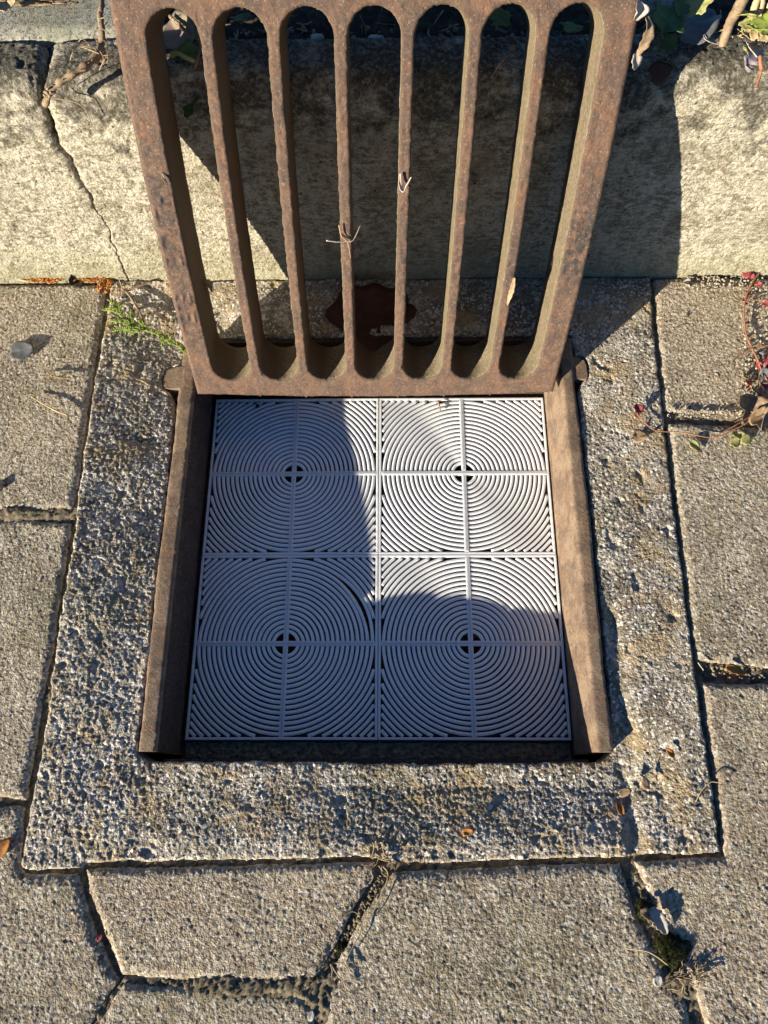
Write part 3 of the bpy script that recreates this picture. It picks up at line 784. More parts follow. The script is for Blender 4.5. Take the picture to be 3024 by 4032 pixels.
# orange dry conifer litter along the foot of the kerb, and the fresh green sprig
def sprig(mb, pts, r, step=.0022, ln=.004, flat=.35):
    P = spline(pts, 8); mb.tube(P, [r] * len(P), 5)
    acc = 0
    for i in range(1, len(P)):
        acc += (P[i] - P[i - 1]).length
        while acc > step:
            acc -= step; t = (P[i] - P[i - 1]).normalized(); s = t.cross(Vector((0, 0, 1))); s = s.normalized() if s.length > .01 else Vector((1, 0, 0))
            for sg in (-1, 1):
                d = (t * L(.75, 1.0) + s * sg * L(.35, .75) + Vector((0, 0, L(-.1, .35)))).normalized(); l = ln * L(.7, 1.15)
                p = P[i]; q = p + d * l; sd2 = d.cross(Vector((0, 0, 1))).normalized() * l * .19; up = Vector((0, 0, l * .12))
                mb.add([p - sd2 * .5, p + sd2 * .5, p + d * l * .5 + sd2, q, p + d * l * .5 - sd2, p + d * l * .45 + up], [(0, 1, 5), (1, 2, 5), (2, 3, 5), (3, 4, 5), (4, 0, 5), (4, 3, 2, 1, 0)])
mb = MB()
main = [(404, 766), (390, 749), (367, 738), (344, 722), (317, 712), (290, 704), (262, 678), (240, 650)]
hz = [.060, .064, .066, .066, .064, .060, .056, .050]
mp_ = [U(a, b, z) for (a, b), z in zip(main, hz)]
sprig(mb, mp_, .0009, .0016, .0058)
for (i, ex) in ((4, (250, 712)), (4, (283, 722)), (5, (286, 672)), (5, (240, 692)), (6, (228, 668)), (6, (262, 655)), (3, (352, 742)), (5, (272, 716)), (2, (372, 722)), (4, (300, 690))):
    a = mp_[i]; b = U(ex[0], ex[1], hz[i] - .004); m_ = (a + b) / 2 + Vector((0, 0, .003)); sprig(mb, [a, m_, b], .0006, .0015, .005)
tag(mb.build('conifer_sprig', M_conif), 'fresh green conifer sprig lying beside the lower left corner of the raised grate', 'sprig')
def litter(name, paths, mat, label, z=.047, ln=.0045, cat='litter', group=None):
    mb = MB()
    for pts in paths: sprig(mb, [U(a, b, z + L(0, .006)) for a, b in pts], .0008, .0014, ln)
    return tag(mb.build(name, mat), label, cat, group)
litter('dry_conifer_litter', [[(42, 601), (75, 600), (104, 592), (126, 593)], [(60, 606), (84, 606), (112, 598)], [(70, 596), (95, 590), (120, 590)], [(86, 608), (104, 606), (118, 600)], [(70, 602), (100, 598), (130, 594)], [(78, 600), (96, 594), (112, 588)], [(96, 610), (116, 608), (130, 602)]], M_conifd,
       'bright orange dry conifer scales in the joint at the foot of the kerb, far left', .052, .0062)
litter('dry_conifer_litter', [[(196, 612), (216, 600), (244, 590), (270, 588)], [(214, 628), (224, 616), (236, 602)], [(222, 634), (232, 628), (238, 612)], [(150, 606), (176, 600), (196, 598)], [(206, 630), (216, 622), (224, 608)], [(210, 620), (222, 606), (240, 598)], [(226, 622), (234, 612), (240, 598)], [(176, 602), (190, 606), (206, 604)]], M_conifd,
       'orange dry conifer scales at the top of the left paver joint above the green sprig', .054, .0062)
litter('dry_conifer_litter', [[(86, 813), (110, 812), (130, 816), (148, 817)], [(112, 812), (104, 806)], [(130, 816), (142, 806)]], M_tan, 'thin brown dry conifer tip lying on the left paver above the straw', .052, .003)
litter('dry_conifer_litter', [[(294, 819), (306, 822), (322, 832)]], M_tan, 'short curled tan conifer tip on the collar left of the hinge ear', .047, .0035)
twig('straw_stalk', [U(34, 600, .053), U(50, 606, .052), U(64, 607, .050)], .0018, .001, M_straw, 'pale flat stalk at the left end of the orange litter under the kerb', 'stalk')
twig('bark_sliver', [U(264, 624, .056), U(276, 634, .060), U(290, 655, .062), U(303, 678, .060), U(309, 694, .056)], .0013, .0019, M_bark, 'thin curved brown bark sliver lying above the green conifer sprig', 'bark')
twig('thin_twig', [U(250, 640, .052), U(280, 626, .056), U(306, 616, .06), U(328, 609, .058)], .0008, .0013, M_bark, 'thin straight brown twig pointing at the kerb beside the grate', wob=.5)
twig('straw_stalk', [U(250, 590, .060), U(258, 606, .066), U(264, 624, .068), U(262, 640, .060)], .0007, .0005, M_straw, 'fine pale stalk rising from the litter under the kerb crack', 'stalk')
leaf('dark_leaf', U(164, 606, .046), .0085, M_soil, 'dark curled brown leaf between the two patches of orange litter', rz=1.2, rx=.7, elong=1.3, curl=.6, seed=3)
leaf('grey_leaf', U(46, 757, .049), .0135, M_grey, 'small blue grey leaf lying on the left paver', rz=.2, elong=1.15, rx=.05, ry=-.05, curl=.08, seed=5, notch=.1)
twig('straw_stalk', [U(68, 857, .050), U(92, 872, .058), U(120, 887, .060), U(146, 897, .053)], .0007, .0009, M_straw, 'single bent straw lying on the left paver beside the collar', 'stalk')
twig('straw_stalk', [U(172, 1318, .049), U(171, 1335, .050), U(173, 1352, .048)], .0006, .0005, M_straw, 'short upright pale straw on the left part of the concrete collar', 'stalk')
leaf('dark_stone', U(3, 1046, .042), .0055, M_black, 'small black stone chip at the left edge of the upper left paver', 'stone', elong=1, curl=.1, thick=.002, seed=7)

# creeping red stemmed plant on the right
cp = empty('creeping_plant', U(1650, 800, .045)); tag(cp, 'creeping plant with thin red stems and tiny pink leaves on the right hand pavers', 'plant')
for pts, r in (([(1640, 590), (1632, 600), (1615, 632), (1609, 654), (1607, 680), (1609, 702), (1613, 725), (1624, 751), (1635, 773), (1646, 802), (1662, 830)], .0011),
               ([(1618, 826), (1626, 838), (1640, 851), (1656, 862), (1680, 868)], .0012), ([(1607, 662), (1618, 650), (1640, 648), (1668, 650)], .0007),
               ([(1624, 751), (1610, 760), (1596, 768), (1580, 784)], .0007), ([(1626, 752), (1650, 748), (1680, 742)], .001), ([(1632, 775), (1640, 800), (1638, 830)], .0005)):
    mb = MB(); P = spline([U(a, b, .050 + L(0, .012)) for a, b in pts], 5); mb.tube(P, r, 6, .4)
    childof(cp, mb.build('stem', M_stemr))
k = 0
for (a, b, s, mt, zt) in ((1613, 592, .008, M_red, .062), (1622, 596, .006, M_red, .058), (1609, 650, .005, M_red, .056), (1616, 634, .005, M_red, .056), (1617, 827, .0075, M_red, .058), (1607, 810, .006, M_leafy, .062), (1611, 815, .005, M_leafy, .058),
                      (1654, 860, .008, M_red, .06), (1657, 776, .009, M_red, .066), (1652, 806, .010, M_grey, .062), (1658, 820, .012, M_grey, .058), (1650, 835, .008, M_red, .054), (1640, 615, .005, M_red, .056),
                      (1657, 656, .007, M_red, .060), (1640, 790, .006, M_red, .058), (1662, 795, .009, M_red, .06), (1630, 612, .005, M_stemr, .052), (1660, 870, .010, M_leafy, .055), (1646, 768, .006, M_grey, .055)):
    k += 1; o = leaf('leaf', U(a, b, zt), s * .72, mt, None, rz=L(0, 6), rx=L(-.6, .6), ry=L(-.6, .6), lobes=0, curl=.4, seed=k, na=20, nr=3); childof(cp, o)
runner = empty('plant_runner', U(1540, 945, .045)); tag(runner, 'long thin reddish runner with one pink leaf crossing the right paver joint', 'runner')
P = spline([U(a, b, z) for a, b, z in ((1374, 872, .060), (1378, 896, .062), (1408, 926, .060), (1431, 932, .056), (1474, 934, .052), (1540, 945, .049), (1590, 926, .052), (1626, 906, .056), (1665, 890, .055))], 6)
mb = MB(); mb.tube(P, .00065, 6, .4); childof(runner, mb.build('stem', M_stemr))
mb = MB(); P = spline([U(a, b, z) for a, b, z in ((1540, 945, .050), (1575, 926, .058), (1610, 906, .066), (1650, 880, .070))], 6); mb.tube(P, .0006, 6, .4); childof(runner, mb.build('stem', M_stemr))
childof(runner, leaf('leaf', U(1378, 884, .062), .0065, M_red, rz=.4, rx=.5, curl=.4, seed=31, na=20, nr=3))
for (a, b) in ((1596, 940), (1588, 956), (1500, 962), (1612, 950)): childof(runner, leaf('leaf', U(a, b, .046), .0055, M_leafy, rz=L(0, 6), curl=.3, seed=int(a), na=16, nr=3, elong=1.6))
leaf('curled_leaf', U(1620, 884, .050), .019, M_bark, 'brown curled leaf in the joint under the creeping plant', rz=.4, rx=.35, curl=.5, seed=12, elong=1.1)
leaf('curled_leaf', U(1640, 905, .052), .011, M_tan, 'small tan leaf just under the brown curled leaf at the right edge', rz=.9, rx=.2, curl=.5, seed=14, elong=1.5)
leaf('dark_leaf', U(1648, 912, .056), .012, M_grey, 'dark upright leaf under the brown curled leaf at the right edge', rz=.9, rx=1.2, curl=.3, seed=15, elong=1.5)
leaf('tan_leaf', U(1381, 943, .047), .0075, M_tan, 'small tan papery scrap on the collar below the red runner', rz=.3, curl=.6, seed=16, elong=1.3)
leaf('pale_petal', U(1484, 613, .048), .006, M_pale, 'tiny pale pink petal at the foot of the kerb beside the shadow', 'petal', rz=1.3, rx=.4, curl=.6, seed=17)
leaf('dark_leaf', U(1487, 676, .049), .004, M_grey, 'tiny upright black chip on the upper right paver', rz=.8, rx=1.1, curl=.2, seed=18)
def pebbles(name, spots, mat, label, cat, rmin=.001, rmax=.0025, z=.043):
    mb = MB()
    for (a, b) in spots:
        p = U(a, b, z); r = L(rmin, rmax); V = []; F = []
        rot = Euler((L(0, 6), L(0, 6), L(0, 6))).to_matrix(); sx = Vector((1, L(.6, 1), L(.45, .9)))
        T = [(0, 0, 1)] + [(.9 * math.cos(q), .9 * math.sin(q), .45) for q in (0, 1.26, 2.5, 3.77, 5.0)] + [(.9 * math.cos(q), .9 * math.sin(q), -.45) for q in (.6, 1.9, 3.1, 4.4, 5.6)] + [(0, 0, -1)]
        V = [p + rot @ Vector((t[0] * sx.x, t[1] * sx.y, t[2] * sx.z)) * r * L(.85, 1.15) for t in T]
        F = [(0, 1 + i, 1 + (i + 1) % 5) for i in range(5)] + [(11, 6 + (i + 1) % 5, 6 + i) for i in range(5)]
        for i in range(5): F += [(1 + i, 6 + i, 1 + (i + 1) % 5), (6 + i, 6 + (i + 1) % 5, 1 + (i + 1) % 5)]
        mb.add(V, F)
    o = mb.build(name, mat); tag(o, label, cat, kind='stuff'); return o
pebbles('loose_grit', [(L(1480, 1660), 598 + 30 * random.random() ** 1.6) for _ in range(170)] + [(L(1595, 1665), L(600, 905)) for _ in range(170)] + [(L(1440, 1600), L(886, 902)) for _ in range(90)],
        simple('grit_grain', (.46, .41, .33), (.20, .17, .13), .9, 300), 'loose sandy grit at the foot of the kerb and in the joint on the right', 'grit', .0008, .0022, .0425)
pebbles('joint_gravel', [(L(40, 235), 600 + L(-6, 12)) for _ in range(120)] + [(L(-5, 155), L(1100, 1124)) for _ in range(110)] + [(1362 + t * 130 + L(-8, 8), 1880 + t * 250) for t in [random.random() for _ in range(150)]]
        + [(828 - t * 140 + L(-9, 9), 1890 + t * 235) for t in [random.random() for _ in range(150)]] + [(L(265, 700), L(2122, 2150)) for _ in range(110)] + [(L(1515, 1660), L(1434, 1468)) for _ in range(60)],
        simple('joint_grain', (.30, .25, .17), (.10, .08, .05), .9, 300), 'small gravel and dirt caught in the joints between the pavers', 'gravel', .0010, .0026, .034)

# things in the wide joint, lower right
def moss(name, a, b, r, label, n=900, z=.034, mat=None):
    mb = MB(); c = U(a, b, z)
    for k in range(n):
        th = L(0, 6.28); q = math.sqrt(random.random()); lob = 1 + .22 * math.sin(th * 3 + 1) + .12 * math.sin(th * 7)
        x, y = q * r * lob * math.cos(th), q * r * lob * math.sin(th); h = r * .42 * math.sqrt(max(0, 1 - q * q * .95)) * (1 + .25 * vn(np.array([x / .004]), np.array([y / .004]), 4)[0])
        p = c + Vector((x, y, h)); d = Vector((x / r, y / r, 1.0)).normalized() + Vector((L(-.5, .5), L(-.5, .5), 0)); l = L(.0012, .0026); s = Vector((L(-1, 1), L(-1, 1), 0)).normalized() * .00045
        s2 = d.cross(s).normalized() * .00035
        mb.add([p + s, p - s, p + s2, p + d * l], [(0, 1, 3), (1, 2, 3), (2, 0, 3)])
    # body under the leaves
    V = [c + Vector((0, 0, r * .38))]; F = []
    for j in range(1, 5):
        for i in range(20):
            th = i * math.pi / 10; q = j / 4; V.append(c + Vector((q * r * math.cos(th), q * r * math.sin(th), r * .38 * math.sqrt(max(0, 1 - q * q)) - .001)))
    F = [(0, 1 + i, 1 + (i + 1) % 20) for i in range(20)] + [(1 + j * 20 + i, 21 + j * 20 + i, 21 + j * 20 + (i + 1) % 20, 1 + j * 20 + (i + 1) % 20) for j in range(3) for i in range(20)]
    mb.add(V, F); return tag(mb.build(name, mat or M_moss), label, 'moss')
moss('moss_cushion', 1449, 2048, .0165, 'dark green round moss cushion growing in the wide joint, lower right', 2600)
moss('moss_cushion', 1390, 1962, .0075, 'small dark moss tuft above the pale leaf in the wide joint', 500, .036)
moss('moss_cushion', 738, 2046, .008, 'small olive moss tuft in the diagonal joint below the drain', 600, .032)
moss('moss_cushion', 722, 2086, .006, 'tiny moss tuft low in the diagonal joint below the drain', 350, .033)
def strap(name, pts, width, mat, label, cat, parent=None, twist=0.0, thick=.0006):
    P = spline(pts, 6); m = len(P); V = []; F = []
    for i, p in enumerate(P):
        t = (P[min(i + 1, m - 1)] - P[max(i - 1, 0)]).normalized(); s = t.cross(Vector((0, 0, 1))); s = s.normalized() if s.length > .05 else Vector((1, 0, 0))
        up = s.cross(t); an = twist * i / m; s = s * math.cos(an) + up * math.sin(an); up = s.cross(t)
        wv = width * math.sin(math.pi * (.12 + .84 * i / (m - 1))) * (1 + .15 * math.sin(i * 1.7))
        for (q, z) in ((-1, .25), (-.5, 0), (0, -.1), (.5, 0), (1, .3)): V.append(p + s * q * wv * .5 + up * (z * wv * .5 + thick / 2))
        for (q, z) in ((1, .3), (.5, 0), (0, -.1), (-.5, 0), (-1, .25)): V.append(p + s * q * wv * .5 + up * (z * wv * .5 - thick / 2))
    for i in range(m - 1):
        for k in range(10): F.append((i * 10 + k, i * 10 + (k + 1) % 10, (i + 1) * 10 + (k + 1) % 10, (i + 1) * 10 + k))
    F += [tuple(range(9, -1, -1)), tuple((m - 1) * 10 + k for k in range(10))]
    o = mk(name, V, F, mat)
    if label: tag(o, label, cat)
    if parent: childof(parent, o)
    return o
strap('pale_leaf', [U(1406, 1962, .046), U(1418, 1980, .048), U(1430, 1998, .048), U(1440, 2018, .042)], .014, M_pale, 'pale pinkish dead leaf wedged in the wide joint above the moss cushion', 'leaf')
strap('curled_leaf', [U(1384, 1971, .050), U(1396, 1973, .054), U(1408, 1984, .052), U(1414, 1992, .046)], .010, M_bark, 'small brown curled leaf beside the pale leaf in the wide joint', 'leaf', twist=1.2)
leaf('white_pebble', U(1422, 2119, .047), .0036, M_white, 'small white pebble on the big paver left of the wide joint', 'pebble', thick=.004, curl=.15, seed=23, notch=0, elong=1.3, rz=1.0)
leaf('white_pebble', U(672, 2194, .040), .0030, M_white, 'tiny white pebble in the joint below the diagonal joint', 'pebble', thick=.003, curl=.15, seed=24, notch=0, elong=1.4, rz=1.4)
twig('thin_twig', [U(1432, 2133, .048), U(1444, 2124, .052), U(1458, 2112, .050)], .0012, .0010, M_bark, 'short grey brown twig beside the white pebble')
twig('straw_stalk', [U(1352, 2049, .049), U(1388, 2053, .054), U(1412, 2062, .054), U(1442, 2084, .046)], .0005, .0006, M_straw, 'fine bent straw running from the big paver into the moss', 'stalk')
def tangle(name, a, b, sx, sy, n, label, z=.043, mat=None, r=.0005):
    mb = MB()
    for k in range(n):
        pts = []; x, y = a + L(-.5, .5) * sx, b + L(-.5, .5) * sy; th = L(0, 6.28)
        for j in range(5):
            pts.append(U(x, y, z + L(0, .007))); th += L(-.9, .9); x += math.cos(th) * sx * .22; y += math.sin(th) * sy * .22
        mb.tube(spline(pts, 4), [r * L(.6, 1.3)] * (4 * 4 + 1), 4)
    return tag(mb.build(name, mat or M_root), label, 'roots')
tangle('root_tangle', 1490, 2114, 46, 36, 22, 'nest of fine tan roots in the wide joint below the moss cushion')
tangle('root_tangle', 822, 1866, 40, 36, 16, 'fine reddish tan roots at the top end of the diagonal joint under the collar')
def rootline(name, pts, r, label, z=.046): return twig(name, [U(a, b, z + L(0, .006)) for a, b in pts], r, r * .6, M_root, label, 'root', n=5)
rootline('fine_root', [(828, 1872), (838, 1886), (834, 1910), (820, 1940), (806, 1972), (790, 1996)], .0007, 'long pale root running down the upper half of the diagonal joint')
rootline('fine_root', [(782, 1995), (776, 2020), (764, 2042), (748, 2072)], .0006, 'thin pale root in the middle of the diagonal joint')
rootline('fine_root', [(778, 1980), (766, 1970), (752, 1972), (738, 1990)], .0005, 'curved root arching left out of the diagonal joint')
rootline('fine_root', [(716, 2082), (736, 2080), (750, 2092), (757, 2112)], .0006, 'curved root arching right at the low end of the diagonal joint')
rootline('fine_root', [(716, 2084), (728, 2104), (742, 2120), (748, 2140)], .0006, 'straight root forking down from the low end of the diagonal joint')
rootline('fine_root', [(714, 2082), (718, 2098), (716, 2110)], .0006, 'shortest root at the low end of the diagonal joint')

# scraps on the collar
def scrap(a, b, s, mat, label, rz, z=.046, el=1.8, seed=0): return leaf('leaf_scrap', U(a, b, z) - Vector((0, 0, .0008)), s * .75, mat, label, 'scrap', rz=rz, rx=.1, curl=.3, elong=el, seed=seed, na=18, nr=3)
scrap(1449, 1627, .0042, M_conifd, 'orange leaf scrap on the collar below the right rail', 2.2, seed=41)
scrap(1010, 1797, .0046, M_conifd, 'orange leaf scrap on the front strip of the collar', .2, seed=42)
scrap(1394, 1692, .0052, M_tan, 'pale tan scrap on the right corner of the collar', 1.7, seed=43)
scrap(1349, 1711, .0056, M_tan, 'striped tan scrap left of the pale scrap on the collar', .4, seed=44)
scrap(1340, 1746, .0052, M_conifd, 'brown scrap lowest of the group on the right corner of the collar', 1.9, seed=45)
scrap(4, 1832, .0085, M_conifd, 'orange brown scrap at the left edge beside the collar corner', .9, seed=46)
scrap(214, 2026, .003, M_red, 'tiny red scrap in the joint left of the lower paver', .9, .040, seed=47)
twig('straw_stalk', [U(1503, 1732, .048), U(1516, 1708, .052), U(1534, 1690, .055), U(1550, 1690, .055), U(1572, 1691, .050)], .0006, .0004, M_straw, 'fine kinked straw crossing the joint at the right corner of the collar', 'stalk')
twig('straw_stalk', [U(870, 1829, .047), U(890, 1828, .048), U(902, 1826, .047)], .0004, .0004, M_straw, 'very fine straight straw on the front strip of the collar', 'stalk')
strap('curled_leaf', [U(1568, 1441, .042), U(1586, 1446, .040), U(1610, 1456, .036)], .009, M_conifd, 'orange brown leaf lying in the dark joint at the right edge', 'leaf')
twig('straw_stalk', [U(1508, 1431, .046), U(1514, 1440, .046), U(1520, 1448, .042)], .0006, .0005, M_straw, 'short straw at the left end of the dark joint on the right', 'stalk')
leaf('fallen_leaf', U(800, 690, .050), .046, M_leafr, 'large dark red brown fallen leaf lying in shade behind the bars of the grate', rz=.5, rx=.25, lobes=3, depth=.14, curl=.12, seed=51, elong=1.25)

# things on the grate itself
def lidw(u, s, n): p = lid_pt(np.array(float(u)), np.array(float(s)), n); return Vector((float(p[0]), float(p[1]), float(p[2])))
def bu(i): return -LW / 2 + BRD + SW * (i + 1) + BW * i + BW / 2         # middle of bar i
strap('curled_leaf', [lidw(bu(3) - .004, .262, .003), lidw(bu(3) - .0035, .252, .005), lidw(bu(3) - .001, .2475, .008), lidw(bu(3) + .002, .252, .008), lidw(bu(3) + .006, .262, .012)], .0042, M_pale, 'small pale curled leaf hooked on the fourth bar of the grate', 'leaf', twist=1.4)
twig('straw_stalk', [lidw(bu(2) - .018, .205, .012), lidw(bu(2) - .008, .2015, .008), lidw(bu(2) + .0, .200, .004), lidw(bu(2) + .007, .200, .002), lidw(bu(2) + .014, .210, -.010)], .0007, .0004, M_pale, 'pale straw lying across the third bar of the grate', 'stalk')
twig('straw_stalk', [lidw(bu(2) - .006, .216, .004), lidw(bu(2) - .004, .205, .004), lidw(bu(2) + .002, .198, .004), lidw(bu(2) + .004, .182, .003)], .0007, .0005, M_tan, 'short brown stalk hanging down the third bar under the pale straw', 'stalk')
strap('leaf_scrap', [lidw(-.1915, .264, .0015), lidw(-.190, .260, .003), lidw(-.188, .255, .003)], .0024, M_straw, 'tiny bright white chip on the left border of the grate', 'scrap')
strap('tan_scrap', [lidw(bu(5) + .0045, .158, .001), lidw(bu(5) + .004, .148, .003), lidw(bu(5) + .003, .138, .003), lidw(bu(5) + .002, .126, .001)], .0050, M_tan, 'flaky tan dirt stuck on the sixth bar of the grate', 'scrap')
leaf('lint_tuft', lidw(.207, .380, .004), .0065, M_pale, 'pale grey lint tuft stuck on the upper right edge of the grate', 'lint', rx=1.1, rz=.4, curl=.7, seed=61)
strap('curled_leaf', [lidw(.214, .376, .006), lidw(.2175, .368, .008), lidw(.2155, .358, .008), lidw(.2125, .350, .004)], .0085, M_bark, 'brown curled leaf hanging from the upper right edge of the grate', 'leaf', twist=.8)
strap('pale_leaf', [lidw(.2115, .352, .004), lidw(.213, .346, .004), lidw(.214, .340, .002)], .010, M_pale, 'pale papery tip under the brown leaf on the upper right edge of the grate', 'leaf')
twig('conifer_needle', [lidw(-.1375, .200, -.012), lidw(-.1372, .192, -.010), lidw(-.1345, .184, -.009)], .0006, .0004, M_conifd, 'orange needle clinging to the side of the first bar', 'needle')
strap('tan_leaf', [lidw(-.1835, .128, -.045), lidw(-.1830, .118, -.050), lidw(-.1810, .106, -.054)], .012, M_tan, 'tan leaf stuck to the inner wall of the first slot', 'leaf', twist=.5)
twig('conifer_tip', [U(946, 866, TZ + .004), U(949, 876, TZ + .003), U(951, 890, TZ + .0025)], .0012, .0008, M_tan, 'tiny tan conifer tip lying on the upper right tile below the grate', 'conifer tip')
leaf('dark_chip', U(556, 877, TZ + .001), .0028, M_black, 'tiny black chip on the upper left tile under the grate edge', 'chip', thick=.001, seed=62, na=14, nr=2)

# soil strip: roots, seed husks, stones
mb = MB()
for k in range(260):
    x = L(-.56, .60); y = L(.402, .50); p = Vector((x, y, .290 + L(0, .010))); th = L(0, 6.28); l = L(.004, .022); pts = [p]
    for j in range(3): th += L(-.8, .8); p = p + Vector((math.cos(th) * l / 3, math.sin(th) * l / 3, L(-.002, .003))); pts.append(p)
    mb.tube(pts, L(.0003, .0010), 4)
o = mb.build('soil_litter', M_root); tag(o, 'dry rootlets and straw bits scattered over the dark soil behind the kerb', 'litter', kind='stuff')
mb = MB()
sp = [(L(0, 1659), 60 + L(0, 40)) for _ in range(200)] + [(L(0, 230), L(78, 102)) for _ in range(120)]
pebbles('soil_pebbles', sp, simple('soil_grain', (.42, .36, .27), (.12, .09, .06), .9, 200), 'small stones and husks on the dark soil behind the kerb', 'pebbles', .001, .0036, .294)
for (a, b, s, lab) in ((1395 - 1330 + 700, 80, .005, 'blue white stone on the soil seen through the top of the third slot'), (812, 84, .006, 'pale stone on the soil seen through the top of the fourth slot')):
    leaf('pale_stone', U(a - (80 if s == .005 else 0), b, .302), s, M_white, lab, 'stone', thick=.008, curl=.2, notch=0, seed=a, elong=1.2)
for (a, b, s, z, lab) in ((138, 86, .0032, .303, 'round tan seed on the soil strip left of the twig'), (203, 86, .0032, .303, 'round tan seed beside the upper stem of the dry twig')):
    leaf('seed', U(a, b, z), s, M_straw, lab, 'seed', thick=.0035, curl=.1, notch=0, seed=int(a), wav=.02)
strap('tan_leaf', [U(-6, 4, .33), U(8, 14, .328), U(20, 12, .328), U(34, 2, .33)], .020, M_straw, 'folded tan leaf at the upper left corner on the edging stone', 'leaf')
strap('tan_leaf', [U(50, 2, .322), U(64, 0, .322), U(74, 4, .320)], .010, M_bark, 'small brown leaf on top of the grey green edging stone', 'leaf')
tangle('root_tangle', 120, -2, 150, 18, 26, 'dark roots and moss along the top of the grey green edging stone', .318, M_bark, .0008)

# plants seen through the first slot
pl = empty('small_plant', U(400, 120, .312)); tag(pl, 'small plant with purple and green lobed leaves seen through the top of the first slot', 'plant')
childof(pl, leaf('leaf', U(384, 74, .318), .019, M_leafr if False else simple('purple_leaf', (.36, .25, .22), (.22, .22, .12), .7, 60, .0003, .2), rz=2.0, rx=-.3, curl=.3, seed=71, elong=1.2))
childof(pl, leaf('leaf', U(413, 150, .302) + Vector((0, -.03, -.012)), .0125, M_leafg, rz=-1.2, rx=.7, lobes=5, depth=.25, curl=.2, seed=72))
childof(pl, leaf('leaf', U(410, 112, .318), .010, M_leafg, rz=.4, rx=.4, lobes=5, depth=.25, curl=.2, seed=73))
mb = MB(); mb.tube(spline([U(372, 118, .318), U(386, 116, .322), U(404, 126, .320), U(424, 134, .316)], 6), [.0030, .0026] + [.0018] * 17, 8, .3); childof(pl, mb.build('stem', M_leafy))
mb = MB(); mb.tube(spline([U(424, 70, .31), U(432, 100, .316), U(426, 130, .318), U(420, 150, .312)], 6), .0012, 6, .3); childof(pl, mb.build('stem', M_stemr))
twig('dry_stalk', [U(366, 34, .325), U(386, 52, .325), U(408, 72, .322), U(428, 86, .318)], .0016, .0012, M_bark, 'dry split stalk crossing the soil at the top of the first slot', 'stalk', wob=.6)
for n_, (a, b, s, lab) in enumerate(((1078, 38, .012, 'green lobed leaf in shade seen through the top of the sixth slot'), (1235, 60, .012, 'green lobed leaf in shade seen through the top of the seventh slot'), (520, 40, .010, 'dark green leaf seen through the top of the second slot'))):
    leaf('lobed_leaf', U(a, b, .325), s, M_leafg, lab, rz=L(0, 6), rx=.3, lobes=5, depth=.28, curl=.15, seed=80 + n_)
twig('dry_stalk', [U(1112, 96, .318), U(1096, 118, .314), UY(1072, 148, .340), UY(1060, 168, .338)], .0012, .0009, M_bark, 'thin dry stalk hanging over the kerb behind the sixth slot', 'stalk')

# plants at the upper right
def W(x, y): return (1330 + x * .1984, y * .1984)
def UW(x, y, z): a, b = W(x, y); return U(a, b, z)
gp = empty('lobed_plant', UW(500, 470, .31)); tag(gp, 'plant with grey green lobed leaves on a thin stem right of the grate corner', 'plant')
for pts, r in (([(500, 560, .318), (502, 450, .326), (495, 370, .332), (560, 240, .338), (620, 140, .340), (660, 0, .342), (670, -80, .345)], .0016), ([(640, 110, .338), (720, 60, .342), (800, 10, .344), (860, -40, .345)], .0012), ([(500, 450, .326), (560, 440, .328), (600, 430, .330)], .0008), ([(500, 450, .322), (440, 470, .318), (380, 430, .312), (320, 340, .306)], .0020)):
    mb = MB(); mb.tube(spline([UW(*p) for p in pts], 6), r, 7, .3); childof(gp, mb.build('stem', M_leafg if r < .0018 else M_bark))
for (x, y, z, s, mt, rz, rx) in ((560, 215, .344, .0185, M_leafg, 1.3, .3), (480, 325, .338, .012, M_leafg, 3.3, .4), (575, 465, .330, .008, M_leafg, -.6, .5), (710, 90, .345, .0085, M_leafg, .3, .3), (905, 45, .346, .0125, M_leafy, -1.4, .5), (500, 180, .340, .011, M_leafg, 2.2, .2)):
    childof(gp, leaf('leaf', UW(x, y, z), s, mt, rz=rz, rx=rx, lobes=6, depth=.24, curl=.18, seed=int(x)))
childof(gp, leaf('leaf', UW(470, 625, .316) + Vector((0, -.012, -.006)), .0095, M_leafr, rz=.3, rx=.8, curl=.4, seed=91, elong=1.2))
P = spline([UW(1165, 505, .322), UW(1180, 440, .326), UW(1240, 260, .338), UW(1320, 120, .350), UW(1400, -40, .362), UW(1440, -160, .37)], 6)
mb = MB(); mb.tube(P, [.0034 + .0022 * i / len(P) for i in range(len(P))], 10, .12); o = mb.build('woody_stem', M_bark); tag(o, 'thick brown woody stem leaning out over the kerb, upper right', 'stem')
twig('thin_twig', [UW(980, 390, .318), UW(1090, 350, .322), UW(1180, 320, .326), UW(1370, 235, .330)], .0007, .0007, M_bark, 'thin brown stalk left of the woody stem behind the kerb')
strap('curled_leaf', [UW(962, 370, .322), UW(985, 430, .322), UW(1060, 466, .318), UW(1160, 470, .318), UW(1290, 435, .322)], .0035, M_pale, 'narrow grey strap leaf curving under the woody stem', 'leaf')
leaf('dark_leaf', UW(850, 240, .322), .024, M_grey, 'large dark rounded leaf on the soil between the lobed plant and the woody stem', rz=.4, rx=.15, curl=.2, seed=93)
tg = empty('yellow_tuft', UW(1560, 300, .31)); tag(tg, 'sunlit tuft of pale stalks and yellow green leaves in the upper right corner', 'plant')
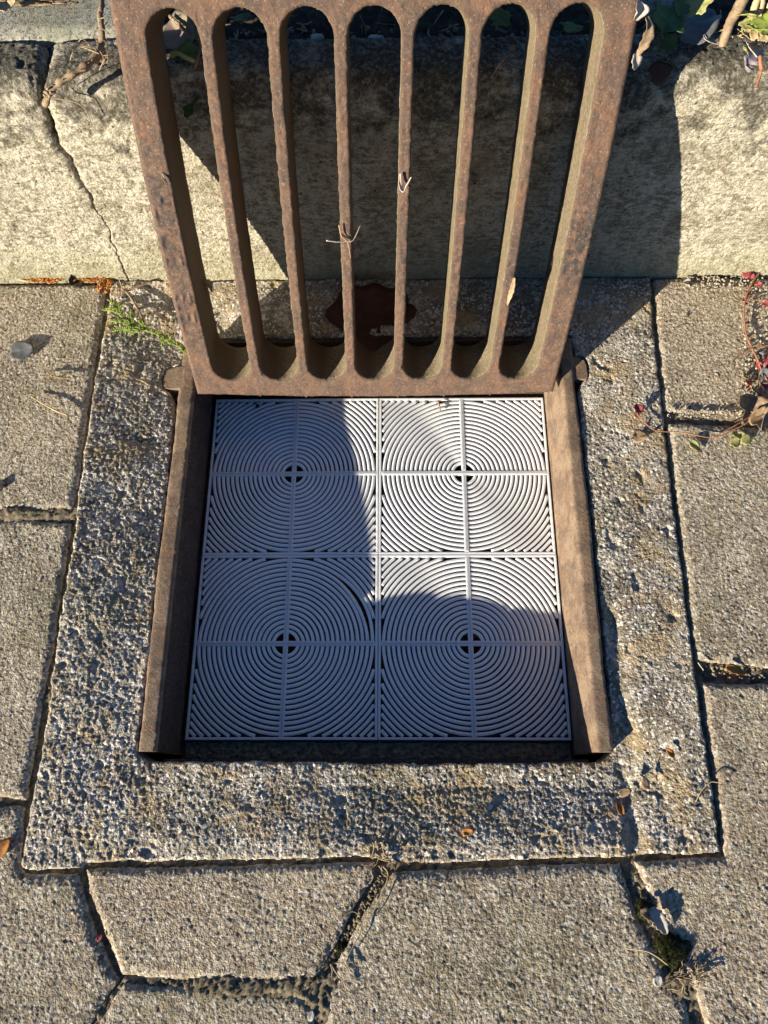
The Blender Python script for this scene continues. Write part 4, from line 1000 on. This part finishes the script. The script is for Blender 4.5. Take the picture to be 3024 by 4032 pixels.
for pts, r in (([(1470, 190, .345), (1510, 90, .352), (1560, -60, .36)], .0030), ([(1570, 130, .348), (1590, 40, .354), (1600, -60, .36)], .0028), ([(1640, 160, .345), (1680, 40, .354)], .0022), ([(1460, 180, .342), (1520, 130, .348), (1570, 150, .350), (1560, 200, .346), (1480, 190, .342)], .0016)):
    mb = MB(); mb.tube(spline([UW(*p) for p in pts], 6), r, 8, .2); childof(tg, mb.build('stalk', M_straw))
for (x, y, z, s, mt) in ((1430, 165, .350, .011, M_leafy), (1470, 270, .345, .010, M_leafy), (1560, 290, .345, .012, M_leafy), (1640, 235, .35, .012, M_conif), (1660, 330, .342, .010, M_leafy), (1520, 350, .335, .008, M_straw), (1600, 370, .335, .008, M_straw), (1450, 385, .33, .007, M_straw)):
    childof(tg, leaf('leaf', UW(x, y, z), s, mt, rz=L(0, 6), rx=L(.1, .5), lobes=6, depth=.25, curl=.2, seed=int(x)))
a_, b_ = W(1520, 370); t2 = tangle('rootlet_fringe', a_, b_, 45, 20, 22, None, .325, M_straw, .0006)
if 'category' in t2: del t2['category']
childof(tg, t2)
twig('curly_stem', [UW(1630, 290, .336), UW(1655, 360, .334), UW(1650, 430, .330), UW(1608, 510, .322)], .0009, .0006, M_bark, 'curved dry stem hanging over the kerb top at the right edge', 'stem')
hl = empty('hanging_leaf', UW(1500, 480, .318)); tag(hl, 'wilted pale lilac leaf with reddish stalk hanging over the kerb at the right', 'leaf')
def UWY(x, y, yy): a, b = W(x, y); return UY(a, b, yy)
childof(hl, strap('blade', [UW(1455, 465, .322), UWY(1500, 530, .352), UWY(1535, 600, .342), UWY(1555, 640, .338)], .014, M_pale, None, None, twist=.5))
childof(hl, strap('blade', [UWY(1540, 610, .340), UWY(1480, 650, .334), UWY(1450, 720, .330), UWY(1450, 790, .332)], .013, simple('lilac_leaf', (.42, .36, .40), (.30, .26, .28), .7, 90, .0003, .2), None, None, twist=.6))
childof(hl, strap('blade', [UW(1400, 530, .320), UW(1440, 560, .318), UWY(1440, 590, .346)], .010, M_leafy, None, None, twist=.6))
mb = MB(); mb.tube(spline([UWY(1572, 610, .334), UWY(1578, 700, .328), UWY(1588, 760, .326), UWY(1560, 860, .330), UWY(1530, 945, .336)], 6), [.0016] * 12 + [.0011] * 13, 7, .3); childof(hl, mb.build('stalk', M_stemr))
